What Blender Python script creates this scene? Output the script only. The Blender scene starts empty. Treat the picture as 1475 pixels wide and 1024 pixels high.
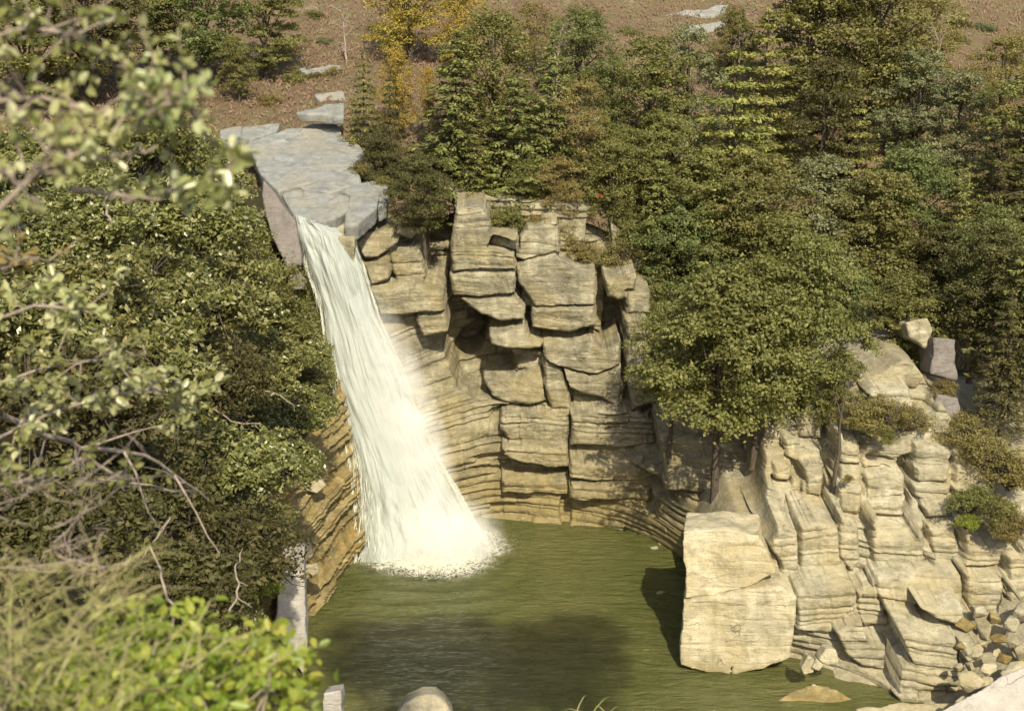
import bpy, bmesh, math, random
import numpy as np
from mathutils import Vector, Matrix
S = bpy.context.scene
C = S.collection
rad = math.radians
rng = np.random.default_rng(7)
random.seed(7)

# ------------------------------------------------------------------ camera, sky, sun, exposure
CAM = np.array([0.0, 0.0, 30.0]); PITCH = 18.0; F = 2049.0
cd = bpy.data.cameras.new('camera'); cam = bpy.data.objects.new('camera', cd); C.objects.link(cam)
cam.location = CAM; cam.rotation_euler = (rad(90 - PITCH), 0, 0)
cd.lens = 50; cd.sensor_width = 36; cd.clip_end = 2000; cd.clip_start = 0.05
cd.dof.use_dof = True; cd.dof.focus_distance = 62; cd.dof.aperture_fstop = 3.2
S.camera = cam
SUN_DIR = Vector((0.13, -0.72, 0.68)).normalized()
w = bpy.data.worlds.new('World'); S.world = w; w.use_nodes = True
wn = w.node_tree; bg = wn.nodes['Background']
sky = wn.nodes.new('ShaderNodeTexSky'); sky.sky_type = 'NISHITA'; sky.sun_disc = False
sky.sun_elevation = math.asin(SUN_DIR.z); sky.sun_rotation = math.atan2(SUN_DIR.x, SUN_DIR.y)
sky.air_density = 1.0; sky.dust_density = 2.5; sky.ozone_density = 0.6
wn.links.new(sky.outputs[0], bg.inputs[0]); bg.inputs[1].default_value = 0.12
sd = bpy.data.lights.new('sun', 'SUN'); sd.energy = 4.2; sd.angle = rad(0.6); sd.color = (1.0, 0.90, 0.68)
so = bpy.data.objects.new('sun', sd); C.objects.link(so)
so.rotation_euler = (-SUN_DIR).to_track_quat('-Z', 'Y').to_euler(); so.location = (60, -60, 90)
S.view_settings.view_transform = 'Standard'; S.view_settings.look = 'None'
S.view_settings.exposure = 0.46; S.view_settings.gamma = 1
S.cycles.max_bounces = 6; S.cycles.transparent_max_bounces = 24; S.cycles.volume_bounces = 3
S.cycles.caustics_reflective = False; S.cycles.caustics_refractive = False

# ------------------------------------------------------------------ pixel <-> world
cp, sp = math.cos(rad(PITCH)), math.sin(rad(PITCH))
def ray(px, py):
    u = (px - 737.5) / F; v = (py - 512) / F
    return np.array([u, cp - v * sp, -sp - v * cp])
def P(px, py, y):
    d = ray(px, py); return CAM + d * (y / d[1])
def Pz(px, py, z):
    d = ray(px, py); return CAM + d * ((z - CAM[2]) / d[2])
def Ppl(px, py, p0, n):
    d = ray(px, py); return CAM + d * (np.dot(np.array(p0) - CAM, n) / np.dot(d, n))
def proj(x, y, z):
    x = np.asarray(x); y = np.asarray(y); z = np.asarray(z) - CAM[2]
    dep = y * cp - z * sp; up = y * sp + z * cp
    return 737.5 + F * x / dep, 512 - F * up / dep

# ------------------------------------------------------------------ noise
def _h(ix, iy, iz, s):
    h = (ix.astype(np.int64) * 374761393 + iy.astype(np.int64) * 668265263 + iz.astype(np.int64) * 2147483647 + s * 1274126177) & 0xFFFFFFFF
    h = ((h ^ (h >> 13)) * 1274126177) & 0xFFFFFFFF
    h = ((h ^ (h >> 16)) * 2246822519) & 0xFFFFFFFF
    return ((h ^ (h >> 15)) & 0xFFFFFF) / float(0xFFFFFF)
def vn(p, s=0):
    p = np.asarray(p, float); i = np.floor(p); f = p - i; f = f * f * (3 - 2 * f)
    ix, iy, iz = i[..., 0], i[..., 1], i[..., 2]; r = 0
    for a in (0, 1):
        for b in (0, 1):
            for c in (0, 1):
                wt = (f[..., 0] if a else 1 - f[..., 0]) * (f[..., 1] if b else 1 - f[..., 1]) * (f[..., 2] if c else 1 - f[..., 2])
                r = r + wt * _h(ix + a, iy + b, iz + c, s)
    return r
def fbm(p, o=4, s=0):
    r = 0; a = 0.5; t = 0; p = np.asarray(p, float)
    for k in range(o):
        r = r + a * (vn(p, s + k) - 0.5) * 2; t += a; a *= 0.5; p = p * 2.03 + 11.3
    return r / t
def xyz(x, y, z=0):
    x, y, z = np.broadcast_arrays(np.asarray(x, float), np.asarray(y, float), np.asarray(z, float))
    return np.stack([x, y, z], -1)
def tps(ctrl, lam=0.0):
    ctrl = np.array(ctrl, float); X = ctrl[:, :2]; v = ctrl[:, 2]; n = len(X)
    def K(a, b):
        d2 = ((a[:, None] - b[None]) ** 2).sum(-1); return 0.5 * d2 * np.log(d2 + 1e-9)
    A = np.zeros((n + 3, n + 3)); A[:n, :n] = K(X, X) + lam * np.eye(n)
    A[:n, n] = 1; A[:n, n + 1:] = X; A[n, :n] = 1; A[n + 1:, :n] = X.T
    sol = np.linalg.solve(A, np.r_[v, 0, 0, 0])
    def f(x, y):
        x = np.asarray(x, float); y = np.asarray(y, float); q = np.stack([x.ravel(), y.ravel()], 1); out = np.zeros(len(q))
        for k in range(0, len(q), 40000):
            qq = q[k:k + 40000]; out[k:k + 40000] = K(qq, X) @ sol[:n] + sol[n] + qq @ sol[n + 1:]
        return out.reshape(x.shape)
    return f
def sst(a, b, x):
    t = np.clip((x - a) / (b - a), 0, 1); return t * t * (3 - 2 * t)

# ------------------------------------------------------------------ mesh and object helpers
def mk(name, V, faces, mat=None, parent=None, smooth=True, uv=None, link=True):
    me = bpy.data.meshes.new(name); V = np.asarray(V, np.float32)
    me.vertices.add(len(V)); me.vertices.foreach_set('co', V.ravel())
    faces = np.asarray(faces, np.int32); k = faces.shape[1]
    me.loops.add(faces.size); me.loops.foreach_set('vertex_index', faces.ravel())
    me.polygons.add(len(faces)); me.polygons.foreach_set('loop_start', np.arange(0, faces.size, k, dtype=np.int32))
    if uv is not None:
        l = me.uv_layers.new(name='UVMap'); l.data.foreach_set('uv', np.asarray(uv, np.float32)[faces.ravel()].ravel())
    me.update(calc_edges=True); me.validate()
    me.polygons.foreach_set('use_smooth', [smooth] * len(me.polygons))
    if mat: me.materials.append(mat)
    if not link: return me
    return ob(name, me, parent)
def ob(name, me, parent=None):
    o = bpy.data.objects.new(name, me); C.objects.link(o)
    if parent: o.parent = parent
    return o
def empty(name, loc=(0, 0, 0), rz=0):
    o = bpy.data.objects.new(name, None); C.objects.link(o); o.location = loc; o.rotation_euler = (0, 0, rz); o.empty_display_size = 0.3
    return o
def tag(o, label=None, cat=None, group=None, kind=None):
    if label: o['label'] = label
    if cat: o['category'] = cat
    if group: o['group'] = group
    if kind: o['kind'] = kind
    return o
def grid_faces(nu, nv):
    a = np.arange(nu * nv).reshape(nv, nu)
    return np.stack([a[:-1, :-1].ravel(), a[:-1, 1:].ravel(), a[1:, 1:].ravel(), a[1:, :-1].ravel()], 1)
def tube_arrays(paths, sides=6):
    """paths: list of (points Nx3, radii N) -> V, F"""
    Vs, Fs, n0 = [], [], 0
    for pts, rr in paths:
        pts = np.asarray(pts, float); rr = np.asarray(rr, float); n = len(pts)
        t = np.gradient(pts, axis=0); t /= np.linalg.norm(t, axis=1)[:, None] + 1e-9
        ref = np.array([0.3, 0.2, 0.93]); ref = np.where(np.abs(t @ ref)[:, None] > .95, [[1., 0, 0]], [ref])
        a = np.cross(t, ref); a /= np.linalg.norm(a, axis=1)[:, None] + 1e-9; b = np.cross(t, a)
        th = np.linspace(0, 2 * math.pi, sides, endpoint=False)
        V = pts[:, None] + rr[:, None, None] * (np.cos(th)[None, :, None] * a[:, None] + np.sin(th)[None, :, None] * b[:, None])
        V = V.reshape(-1, 3); i = np.arange((n - 1) * sides).reshape(n - 1, sides); j = np.roll(i, -1, 1)
        Fs.append(np.stack([i, j, j + sides, i + sides], -1).reshape(-1, 4) + n0); Vs.append(V); n0 += len(V)
    return np.concatenate(Vs), np.concatenate(Fs)
def tube(name, paths, mat, parent=None, sides=6):
    V, Fc = tube_arrays(paths, sides); return mk(name, V, Fc, mat, parent)
def bend(a, b, n=6, wob=0.1, sag=0.0, seed=0):
    r = np.random.default_rng(seed); a = np.array(a, float); b = np.array(b, float); t = np.linspace(0, 1, n)[:, None]
    p = a + (b - a) * t; L = np.linalg.norm(b - a)
    p[1:-1] += r.normal(0, wob * L / n, (n - 2, 3)); p[:, 2] -= sag * L * (4 * t * (1 - t))[:, 0]
    return p

# ------------------------------------------------------------------ materials
def nt(name):
    m = bpy.data.materials.new(name); m.use_nodes = True; t = m.node_tree; b = t.nodes['Principled BSDF']
    b.inputs['Specular IOR Level'].default_value = 0.25
    return m, t, b
def N(t, typ, **kw):
    n = t.nodes.new(typ)
    for k, v in kw.items():
        if k in n.inputs.keys(): n.inputs[k].default_value = v
        else: setattr(n, k, v)
    return n
def ramp(t, fac, stops, interp='LINEAR'):
    n = t.nodes.new('ShaderNodeValToRGB'); n.color_ramp.interpolation = interp; e = n.color_ramp.elements
    while len(e) < len(stops): e.new(0.5)
    for k, (p, c) in enumerate(stops):
        e[k].position = p; e[k].color = (c if len(c) == 4 else tuple(c) + (1,)) if not isinstance(c, (int, float)) else (c, c, c, 1)
    t.links.new(fac, n.inputs[0]); return n.outputs[0]
def mixc(t, fac, a, b, mode='MIX'):
    n = t.nodes.new('ShaderNodeMix'); n.data_type = 'RGBA'; n.blend_type = mode
    for sck, v in ((n.inputs[0], fac), (n.inputs[6], a), (n.inputs[7], b)):
        if hasattr(v, 'links'): t.links.new(v, sck)
        elif isinstance(v, (int, float)): sck.default_value = v
        else: sck.default_value = tuple(v) + (1,)
    return n.outputs[2]
def mth(t, op, a, b=0.0):
    n = t.nodes.new('ShaderNodeMath'); n.operation = op
    for k, v in enumerate((a, b)):
        if hasattr(v, 'links'): t.links.new(v, n.inputs[k])
        else: n.inputs[k].default_value = v
    return n.outputs[0]
def noise(t, vec, scale, detail=5, rough=0.6, dist=0.0):
    n = N(t, 'ShaderNodeTexNoise', Scale=scale, Detail=detail, Roughness=rough, Distortion=dist)
    if vec is not None: t.links.new(vec, n.inputs['Vector'])
    return n.outputs['Fac']
def wpos(t, scale=(1, 1, 1), rot=(0, 0, 0)):
    g = t.nodes.new('ShaderNodeNewGeometry'); m = t.nodes.new('ShaderNodeMapping')
    m.inputs['Scale'].default_value = scale; m.inputs['Rotation'].default_value = rot
    t.links.new(g.outputs['Position'], m.inputs['Vector']); return m.outputs[0], g

def rock_mat(name, base, dark, light, ochre, ochre_amt=0.3, moss=0.15, band=0.5, rot=(0, 0, 0), wet=0.0, zstain=None, crk=0.5):
    m, t, b = nt(name)
    v, g = wpos(t, rot=rot); vb, _ = wpos(t, scale=(0.35, 0.35, 3.2), rot=rot); vf, _ = wpos(t, scale=(0.8, 0.8, 9), rot=rot)
    vv, _ = wpos(t, scale=(1.6, 1.6, 0.28))
    big = noise(t, v, 0.45, 4, 0.55, 0.5); med = noise(t, v, 2.2, 6, 0.68); fine = noise(t, v, 14, 5, 0.75)
    st = noise(t, vb, 1.0, 6, 0.65, 0.4); sf = noise(t, vf, 1.3, 5, 0.7, 0.3)
    col = mixc(t, ramp(t, med, [(0.36, 0), (0.66, 1)]), base, light)
    col = mixc(t, mth(t, 'MULTIPLY', ramp(t, st, [(0.40, 1), (0.56, 0)]), band), col, dark)
    smask = ramp(t, noise(t, v, .9, 3, .6), [(.45, 0), (.62, 1)])
    col = mixc(t, mth(t, 'MULTIPLY', mth(t, 'MULTIPLY', ramp(t, sf, [(0.34, 1), (0.44, 0)]), smask), band * .9), col, dark)
    vo = N(t, 'ShaderNodeTexVoronoi', Scale=.55); vo.feature = 'DISTANCE_TO_EDGE'
    wv = t.nodes.new('ShaderNodeVectorMath'); wv.operation = 'ADD'; nzv = N(t, 'ShaderNodeTexNoise', Scale=1.2, Detail=5, Roughness=.65); t.links.new(v, nzv.inputs['Vector'])
    vsc, _ = wpos(t, scale=(1, 1, 1.9), rot=rot); t.links.new(vsc, wv.inputs[0]); t.links.new(nzv.outputs['Color'], wv.inputs[1]); t.links.new(wv.outputs[0], vo.inputs['Vector'])
    crack = mth(t, 'MULTIPLY', ramp(t, vo.outputs['Distance'], [(0.0, 1), (0.014, 0)]), ramp(t, noise(t, v, .7, 3, .6), [(.52, 0), (.62, 1)]))
    col = mixc(t, mth(t, 'MULTIPLY', crack, crk), col, (dark[0] * .35, dark[1] * .35, dark[2] * .3))
    oc = ramp(t, big, [(0.46, 0), (0.62, 1)])
    if zstain:
        sx = t.nodes.new('ShaderNodeSeparateXYZ'); t.links.new(g.outputs['Position'], sx.inputs[0])
        zz = mth(t, 'ADD', sx.outputs[2], mth(t, 'MULTIPLY', mth(t, 'SUBTRACT', big, 0.5), zstain[2]))
        n = t.nodes.new('ShaderNodeMapRange'); t.links.new(zz, n.inputs[0]); n.inputs[1].default_value = zstain[0]; n.inputs[2].default_value = zstain[1]; n.inputs[3].default_value = 1; n.inputs[4].default_value = 0
        oc = mth(t, 'MAXIMUM', mth(t, 'MULTIPLY', oc, ochre_amt), mth(t, 'MULTIPLY', n.outputs[0], 0.75)); col = mixc(t, oc, col, ochre)
    else: col = mixc(t, mth(t, 'MULTIPLY', oc, ochre_amt), col, ochre)
    col = mixc(t, mth(t, 'MULTIPLY', ramp(t, noise(t, v, .55, 7, .75, .6), [(.50, 0), (.60, 1)]), moss * 1.1), col, (.11, .105, .075))
    vs = noise(t, vv, 1.1, 5, 0.65, 0.2)
    col = mixc(t, mth(t, 'MULTIPLY', ramp(t, vs, [(0.50, 0), (0.68, 1)]), 0.4), col, (dark[0] * .9, dark[1] * .95, dark[2] * .85))
    col = mixc(t, mth(t, 'MULTIPLY', ramp(t, noise(t, v, 1.3, 6, 0.7, 0.8), [(0.55, 0), (0.66, 1)]), moss), col, (0.075, 0.080, 0.035))
    col = mixc(t, mth(t, 'MULTIPLY', ramp(t, fine, [(0.30, 1), (0.46, 0)]), 0.55), col, (dark[0] * .55, dark[1] * .55, dark[2] * .5))
    col = mixc(t, mth(t, 'MULTIPLY', ramp(t, noise(t, v, 5.5, 4, 0.7), [(0.60, 0), (0.70, 1)]), 0.35), col, (light[0] * 1.15, light[1] * 1.12, light[2] * 1.1))
    t.links.new(col, b.inputs['Base Color']); b.inputs['Roughness'].default_value = 0.88 - 0.4 * wet
    hsum = mth(t, 'SUBTRACT', mth(t, 'ADD', mth(t, 'MULTIPLY', fine, 0.5), mth(t, 'ADD', mth(t, 'MULTIPLY', sf, .8), med)), mth(t, 'MULTIPLY', crack, crk))
    bp = N(t, 'ShaderNodeBump', Strength=0.75, Distance=0.10); t.links.new(hsum, bp.inputs['Height']); t.links.new(bp.outputs[0], b.inputs['Normal'])
    return m
M = {}
M['rock'] = rock_mat('cliff_rock', (.27, .24, .155), (.10, .092, .058), (.46, .42, .30), (.26, .20, .075), 0.45, 0.45, 0.55, zstain=(1.0, 6.0, 7.0))
M['block'] = rock_mat('block_rock', (.33, .295, .20), (.15, .135, .085), (.52, .48, .35), (.40, .32, .16), 0.4, 0.22, 0.35)
M['pale'] = rock_mat('pale_rock', (.50, .44, .29), (.27, .235, .15), (.63, .57, .41), (.36, .29, .14), 0.55, 0.28, 0.2, crk=.7, zstain=(.15, .75, 1.2))
M['grey'] = rock_mat('river_worn_rock', (.23, .24, .228), (.13, .135, .125), (.34, .35, .33), (.34, .29, .19), 0.35, 0.04, 0.25)
M['ochre'] = rock_mat('ochre_rock', (.28, .215, .085), (.11, .09, .04), (.42, .34, .165), (.30, .20, .05), 0.6, 0.35, 0.6)
M['mauve'] = rock_mat('mauve_rock', (.20, .18, .165), (.13, .12, .11), (.26, .235, .215), (.24, .19, .16), 0.2, 0.0, 0.15)
M['shade'] = rock_mat('recess_rock', (.17, .16, .12), (.09, .085, .06), (.26, .24, .17), (.16, .14, .06), 0.4, 0.5, 0.5)
M['concrete'] = rock_mat('old_concrete', (.42, .39, .35), (.30, .28, .25), (.52, .49, .45), (.42, .38, .30), 0.2, 0.05, 0.1)

def ground_mat(name, cols, sc=0.6):
    m, t, b = nt(name); v, _ = wpos(t)
    c = ramp(t, noise(t, v, sc, 8, 0.7, 0.6), [(0.32, cols[0]), (0.45, cols[1]), (0.56, cols[2]), (0.7, cols[3])])
    c = mixc(t, mth(t, 'MULTIPLY', ramp(t, noise(t, v, 6, 6, 0.8), [(0.35, 1), (0.5, 0)]), 0.6), c, tuple(x * .35 for x in cols[1]))
    t.links.new(c, b.inputs['Base Color']); b.inputs['Roughness'].default_value = 1
    bp = N(t, 'ShaderNodeBump', Strength=1.0, Distance=0.25); t.links.new(noise(t, v, 3, 7, 0.8), bp.inputs['Height']); t.links.new(bp.outputs[0], b.inputs['Normal'])
    return m
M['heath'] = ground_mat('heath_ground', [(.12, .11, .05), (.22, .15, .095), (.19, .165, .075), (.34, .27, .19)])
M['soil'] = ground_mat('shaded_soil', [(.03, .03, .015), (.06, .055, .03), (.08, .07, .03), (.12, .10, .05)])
def leaf_mat(name, stops, rough=0.55, trans=0.35, spec=0.3, big=0.35, bigcol=None):
    m, t, b = nt(name)
    g = t.nodes.new('ShaderNodeNewGeometry')
    c = ramp(t, g.outputs['Random Per Island'], stops)
    v, _ = wpos(t)
    hs = t.nodes.new('ShaderNodeHueSaturation'); oi = t.nodes.new('ShaderNodeObjectInfo')
    t.links.new(c, hs.inputs['Color']); t.links.new(mth(t, 'ADD', mth(t, 'MULTIPLY', oi.outputs['Random'], 0.03), 0.466), hs.inputs['Hue'])
    t.links.new(mth(t, 'ADD', mth(t, 'MULTIPLY', noise(t, v, 0.5, 3, 0.6), 0.9), 0.55), hs.inputs['Value'])
    c = hs.outputs[0]
    t.links.new(c, b.inputs['Base Color']); b.inputs['Roughness'].default_value = rough; b.inputs['Specular IOR Level'].default_value = spec
    tr = t.nodes.new('ShaderNodeBsdfTranslucent'); t.links.new(mixc(t, 1.0, c, (1.3, 1.25, .5), 'MULTIPLY'), tr.inputs['Color'])
    mx = t.nodes.new('ShaderNodeMixShader'); mx.inputs[0].default_value = trans
    t.links.new(b.outputs[0], mx.inputs[1]); t.links.new(tr.outputs[0], mx.inputs[2])
    t.links.new(mx.outputs[0], t.nodes['Material Output'].inputs[0]); return m
def st3(a, b, c): return [(0.0, a), (0.5, b), (1.0, c)]
M['lf_olive'] = leaf_mat('olive_leaves', st3((.11, .125, .036), (.18, .20, .06), (.27, .275, .10)))
M['lf_green'] = leaf_mat('green_leaves', st3((.095, .13, .04), (.155, .195, .065), (.22, .255, .10)))
M['lf_grey'] = leaf_mat('greyish_leaves', st3((.14, .165, .08), (.20, .23, .115), (.28, .30, .16)))
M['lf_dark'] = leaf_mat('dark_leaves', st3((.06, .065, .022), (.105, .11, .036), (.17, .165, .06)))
M['lf_yellow'] = leaf_mat('autumn_yellow_leaves', st3((.30, .235, .045), (.42, .35, .07), (.33, .33, .075)))
M['lf_brown'] = leaf_mat('browning_leaves', st3((.23, .19, .06), (.29, .26, .09), (.19, .215, .075)))
M['lf_fir'] = leaf_mat('fir_needles', st3((.10, .125, .034), (.17, .195, .055), (.25, .265, .085)), trans=0.2)
M['lf_firy'] = leaf_mat('yellowish_needles', st3((.18, .205, .05), (.27, .30, .08), (.36, .37, .12)), trans=0.25)
M['lf_shrub'] = leaf_mat('shrub_leaves', st3((.095, .115, .032), (.18, .20, .06), (.34, .345, .14)), rough=0.35, trans=0.25, spec=0.6)
M['lf_lime'] = leaf_mat('lime_leaves', st3((.15, .23, .03), (.27, .36, .045), (.42, .46, .09)), rough=0.4, trans=0.45, spec=0.5)
M['lf_glauc'] = leaf_mat('glaucous_leaves', st3((.18, .22, .08), (.32, .37, .15), (.52, .55, .32)), rough=0.3, trans=0.3, spec=0.7)
M['lf_straw'] = leaf_mat('dry_grass_blades', st3((.22, .24, .08), (.42, .39, .20), (.20, .27, .07)), rough=0.6, trans=0.3)
M['lf_heath'] = leaf_mat('heather_tufts', st3((.18, .135, .085), (.27, .195, .125), (.21, .20, .09)), rough=0.9, trans=0.15)
M['lf_red'] = leaf_mat('red_leaves', st3((.55, .05, .02), (.7, .09, .03), (.6, .12, .04)))
def bark_mat(name, a, b_):
    m, t, b = nt(name); v, _ = wpos(t, scale=(3, 3, .8))
    t.links.new(ramp(t, noise(t, v, 5, 6, .7), [(.35, a), (.62, b_)]), b.inputs['Base Color']); b.inputs['Roughness'].default_value = .95
    bp = N(t, 'ShaderNodeBump', Strength=.7, Distance=.03); t.links.new(noise(t, v, 12, 5, .7), bp.inputs['Height']); t.links.new(bp.outputs[0], b.inputs['Normal'])
    return m
M['bark'] = bark_mat('dark_bark', (.05, .04, .03), (.13, .105, .08))
M['twig'] = bark_mat('pale_twig', (.24, .19, .15), (.42, .35, .29))
# ------------------------------------------------------------------ rock relief
def strata_fn(seed, tmean=0.5, z0=-3, z1=22, prot=0.32, dip=0.0, wav=0.5, wid=2.2):
    r = np.random.default_rng(seed); th = []
    while z0 + sum(th) < z1: th.append(tmean * r.choice([0.3, 0.45, 0.7, 1.0, 1.6, 2.3], p=[.2, .2, .2, .2, .12, .08]))
    zb = z0 + np.cumsum(th); pr = r.uniform(-prot, prot, len(zb) + 1); ph = r.uniform(0, 9, len(zb) + 1); ww = wid * r.uniform(.5, 1.8, len(zb) + 1)
    def f(x, z):
        zz = z + dip * x + wav * fbm(xyz(x * 0.16, z * 0.12, seed), 3, seed) + 0.07 * fbm(xyz(x * 1.3, z * .6, 3.3), 3, seed + 5)
        k = np.clip(np.searchsorted(zb, zz.ravel()).reshape(zz.shape), 0, len(zb) - 1)
        lo = np.where(k > 0, zb[np.maximum(k - 1, 0)], z0); hi = zb[k]; dz = np.minimum(zz - lo, hi - zz); thk = hi - lo
        xx = x + 0.25 * fbm(xyz(x * .8, z * .8, 1.7), 2, seed + 9)
        ci = np.floor(xx / ww[k] + ph[k]); fx = (xx / ww[k] + ph[k]) - ci; dx = np.minimum(fx, 1 - fx) * ww[k]
        cell = _h(ci, k, k * 0 + 7, seed) - 0.5
        mask = sst(0.35, 0.7, vn(xyz(x * .35, z * .35, 4.4), seed + 20))
        rnd = 0.6 * pr[k] + 0.4 * prot * 2 * cell
        off = rnd * (0.35 + 0.9 * mask)
        g = np.exp(-(dz / (0.035 + .03 * mask)) ** 2) * (0.05 + 0.16 * mask * (thk > .2)); gx = np.exp(-(dx / 0.05) ** 2) * (0.16 * mask) * (thk > .25)
        rn = 0.07 * (1 - sst(0, 0.22, dz))
        return -off + g + gx + rn + 0.10 * fbm(xyz(x * 1.4, z * 2.6, 0), 4, seed + 3) + 0.03 * fbm(xyz(x * 6, z * 12, 0), 3, seed + 4)
    return f
def wall(name, ctrl, xr, zr, step, strata, mat, label=None, back=3.0, bump=None, lam=0.02, stair=0):
    pts = [P(a, b, c) for a, b, c in ctrl]; f = tps([(p[0], p[2], p[1]) for p in pts], lam)
    xs = np.arange(xr[0], xr[1], step); zs = np.arange(zr[0], zr[1], step); X, Z = np.meshgrid(xs, zs)
    if stair:
        zz = Z / stair + .5 * fbm(xyz(X * .35, 0, 2), 3, 5); fl = np.floor(zz); fr = zz - fl
        Zq = (fl + sst(.66, 1.0, fr) - .5 * fbm(xyz(X * .35, 0, 2), 3, 5)) * stair; Zq = Zq * .85 + Z * .15
    else: Zq = Z
    Y = f(X, Zq); Y = Y + strata(X, Z)
    if bump is not None: Y = Y + bump(X, Y, Z)
    return X, Y, Z, f


def polysd(px, py, poly):
    d = np.full(px.shape, 1e9); ins = np.zeros(px.shape, bool); n = len(poly)
    for i in range(n):
        x1, y1 = poly[i]; x2, y2 = poly[(i + 1) % n]; ex, ey = x2 - x1, y2 - y1
        t_ = np.clip(((px - x1) * ex + (py - y1) * ey) / (ex * ex + ey * ey), 0, 1); d = np.minimum(d, np.hypot(px - x1 - t_ * ex, py - y1 - t_ * ey))
        c = ((y1 > py) != (y2 > py)) & (px < ex * (py - y1) / (ey + 1e-12) + x1); ins ^= c
    return np.where(ins, -d, d)
def emboss(X, Y, Z, blocks, strata, grow=2.0):
    """measured bedrock blocks stand out of the wall, with open joints round them"""
    stq = strata(X, Z); small = .10 * fbm(xyz(X * 1.1, Z * 1.1, 5), 4, 91) + .03 * fbm(xyz(X * 6, Z * 9, 5), 3, 92)
    rt = blocks[0][0][0][0] > 1100
    for k, (poly, y0, nrm) in enumerate(blocks):
        cx = sum(p[0] for p in poly) / len(poly); cy = sum(p[1] for p in poly) / len(poly); p0 = P(cx, cy, y0)
        yt = p0[1] + ((k * 53) % 17 / 8.0 - 1) * (.10 if not rt and cy > 590 else .28 if not rt else .18) + nrm[0] * (X - p0[0]) + nrm[2] * (Z - p0[2]); a, b = proj(X, yt, Z)
        r_ = max(max(abs(p[0] - cx) for p in poly), max(abs(p[1] - cy) for p in poly)) + 12
        m = (abs(a - cx) < r_) & (abs(b - cy) < r_)
        low = not rt and cy > 590 and cx < 950
        if not m.any(): continue
        am, bm_ = a[m], b[m]; am = am + 4.5 * fbm(xyz(am * .045, bm_ * .045, k), 4, 93); bm2 = bm_ + 3.5 * fbm(xyz(am * .045, bm_ * .045, k + .5), 4, 94)
        sd = polysd(am, bm2, poly) - grow; Ym = Y[m]; yb = yt[m] + small[m] + stq[m] * (.85 if low else .65 if rt else .08 + .4 * ((k * 29) % 13 / 13.0) ** 1.5) + .22 * np.exp(-(np.clip(-sd, 0, None) / 2.6) ** 2)
        jo = np.where(sd < 3.0 + 2.5 * fbm(xyz(am * .02, bm_ * .02, k), 2, 95), np.maximum(Ym, yt[m] + .10 + (.30 if low else .6 if rt else .95) * sst(.38, .52, vn(xyz(X[m] * .7, Z[m] * .7, 3.3), 97))), Ym)
        Y[m] = np.where(sd < 0, yb, jo)
    return Y
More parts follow.
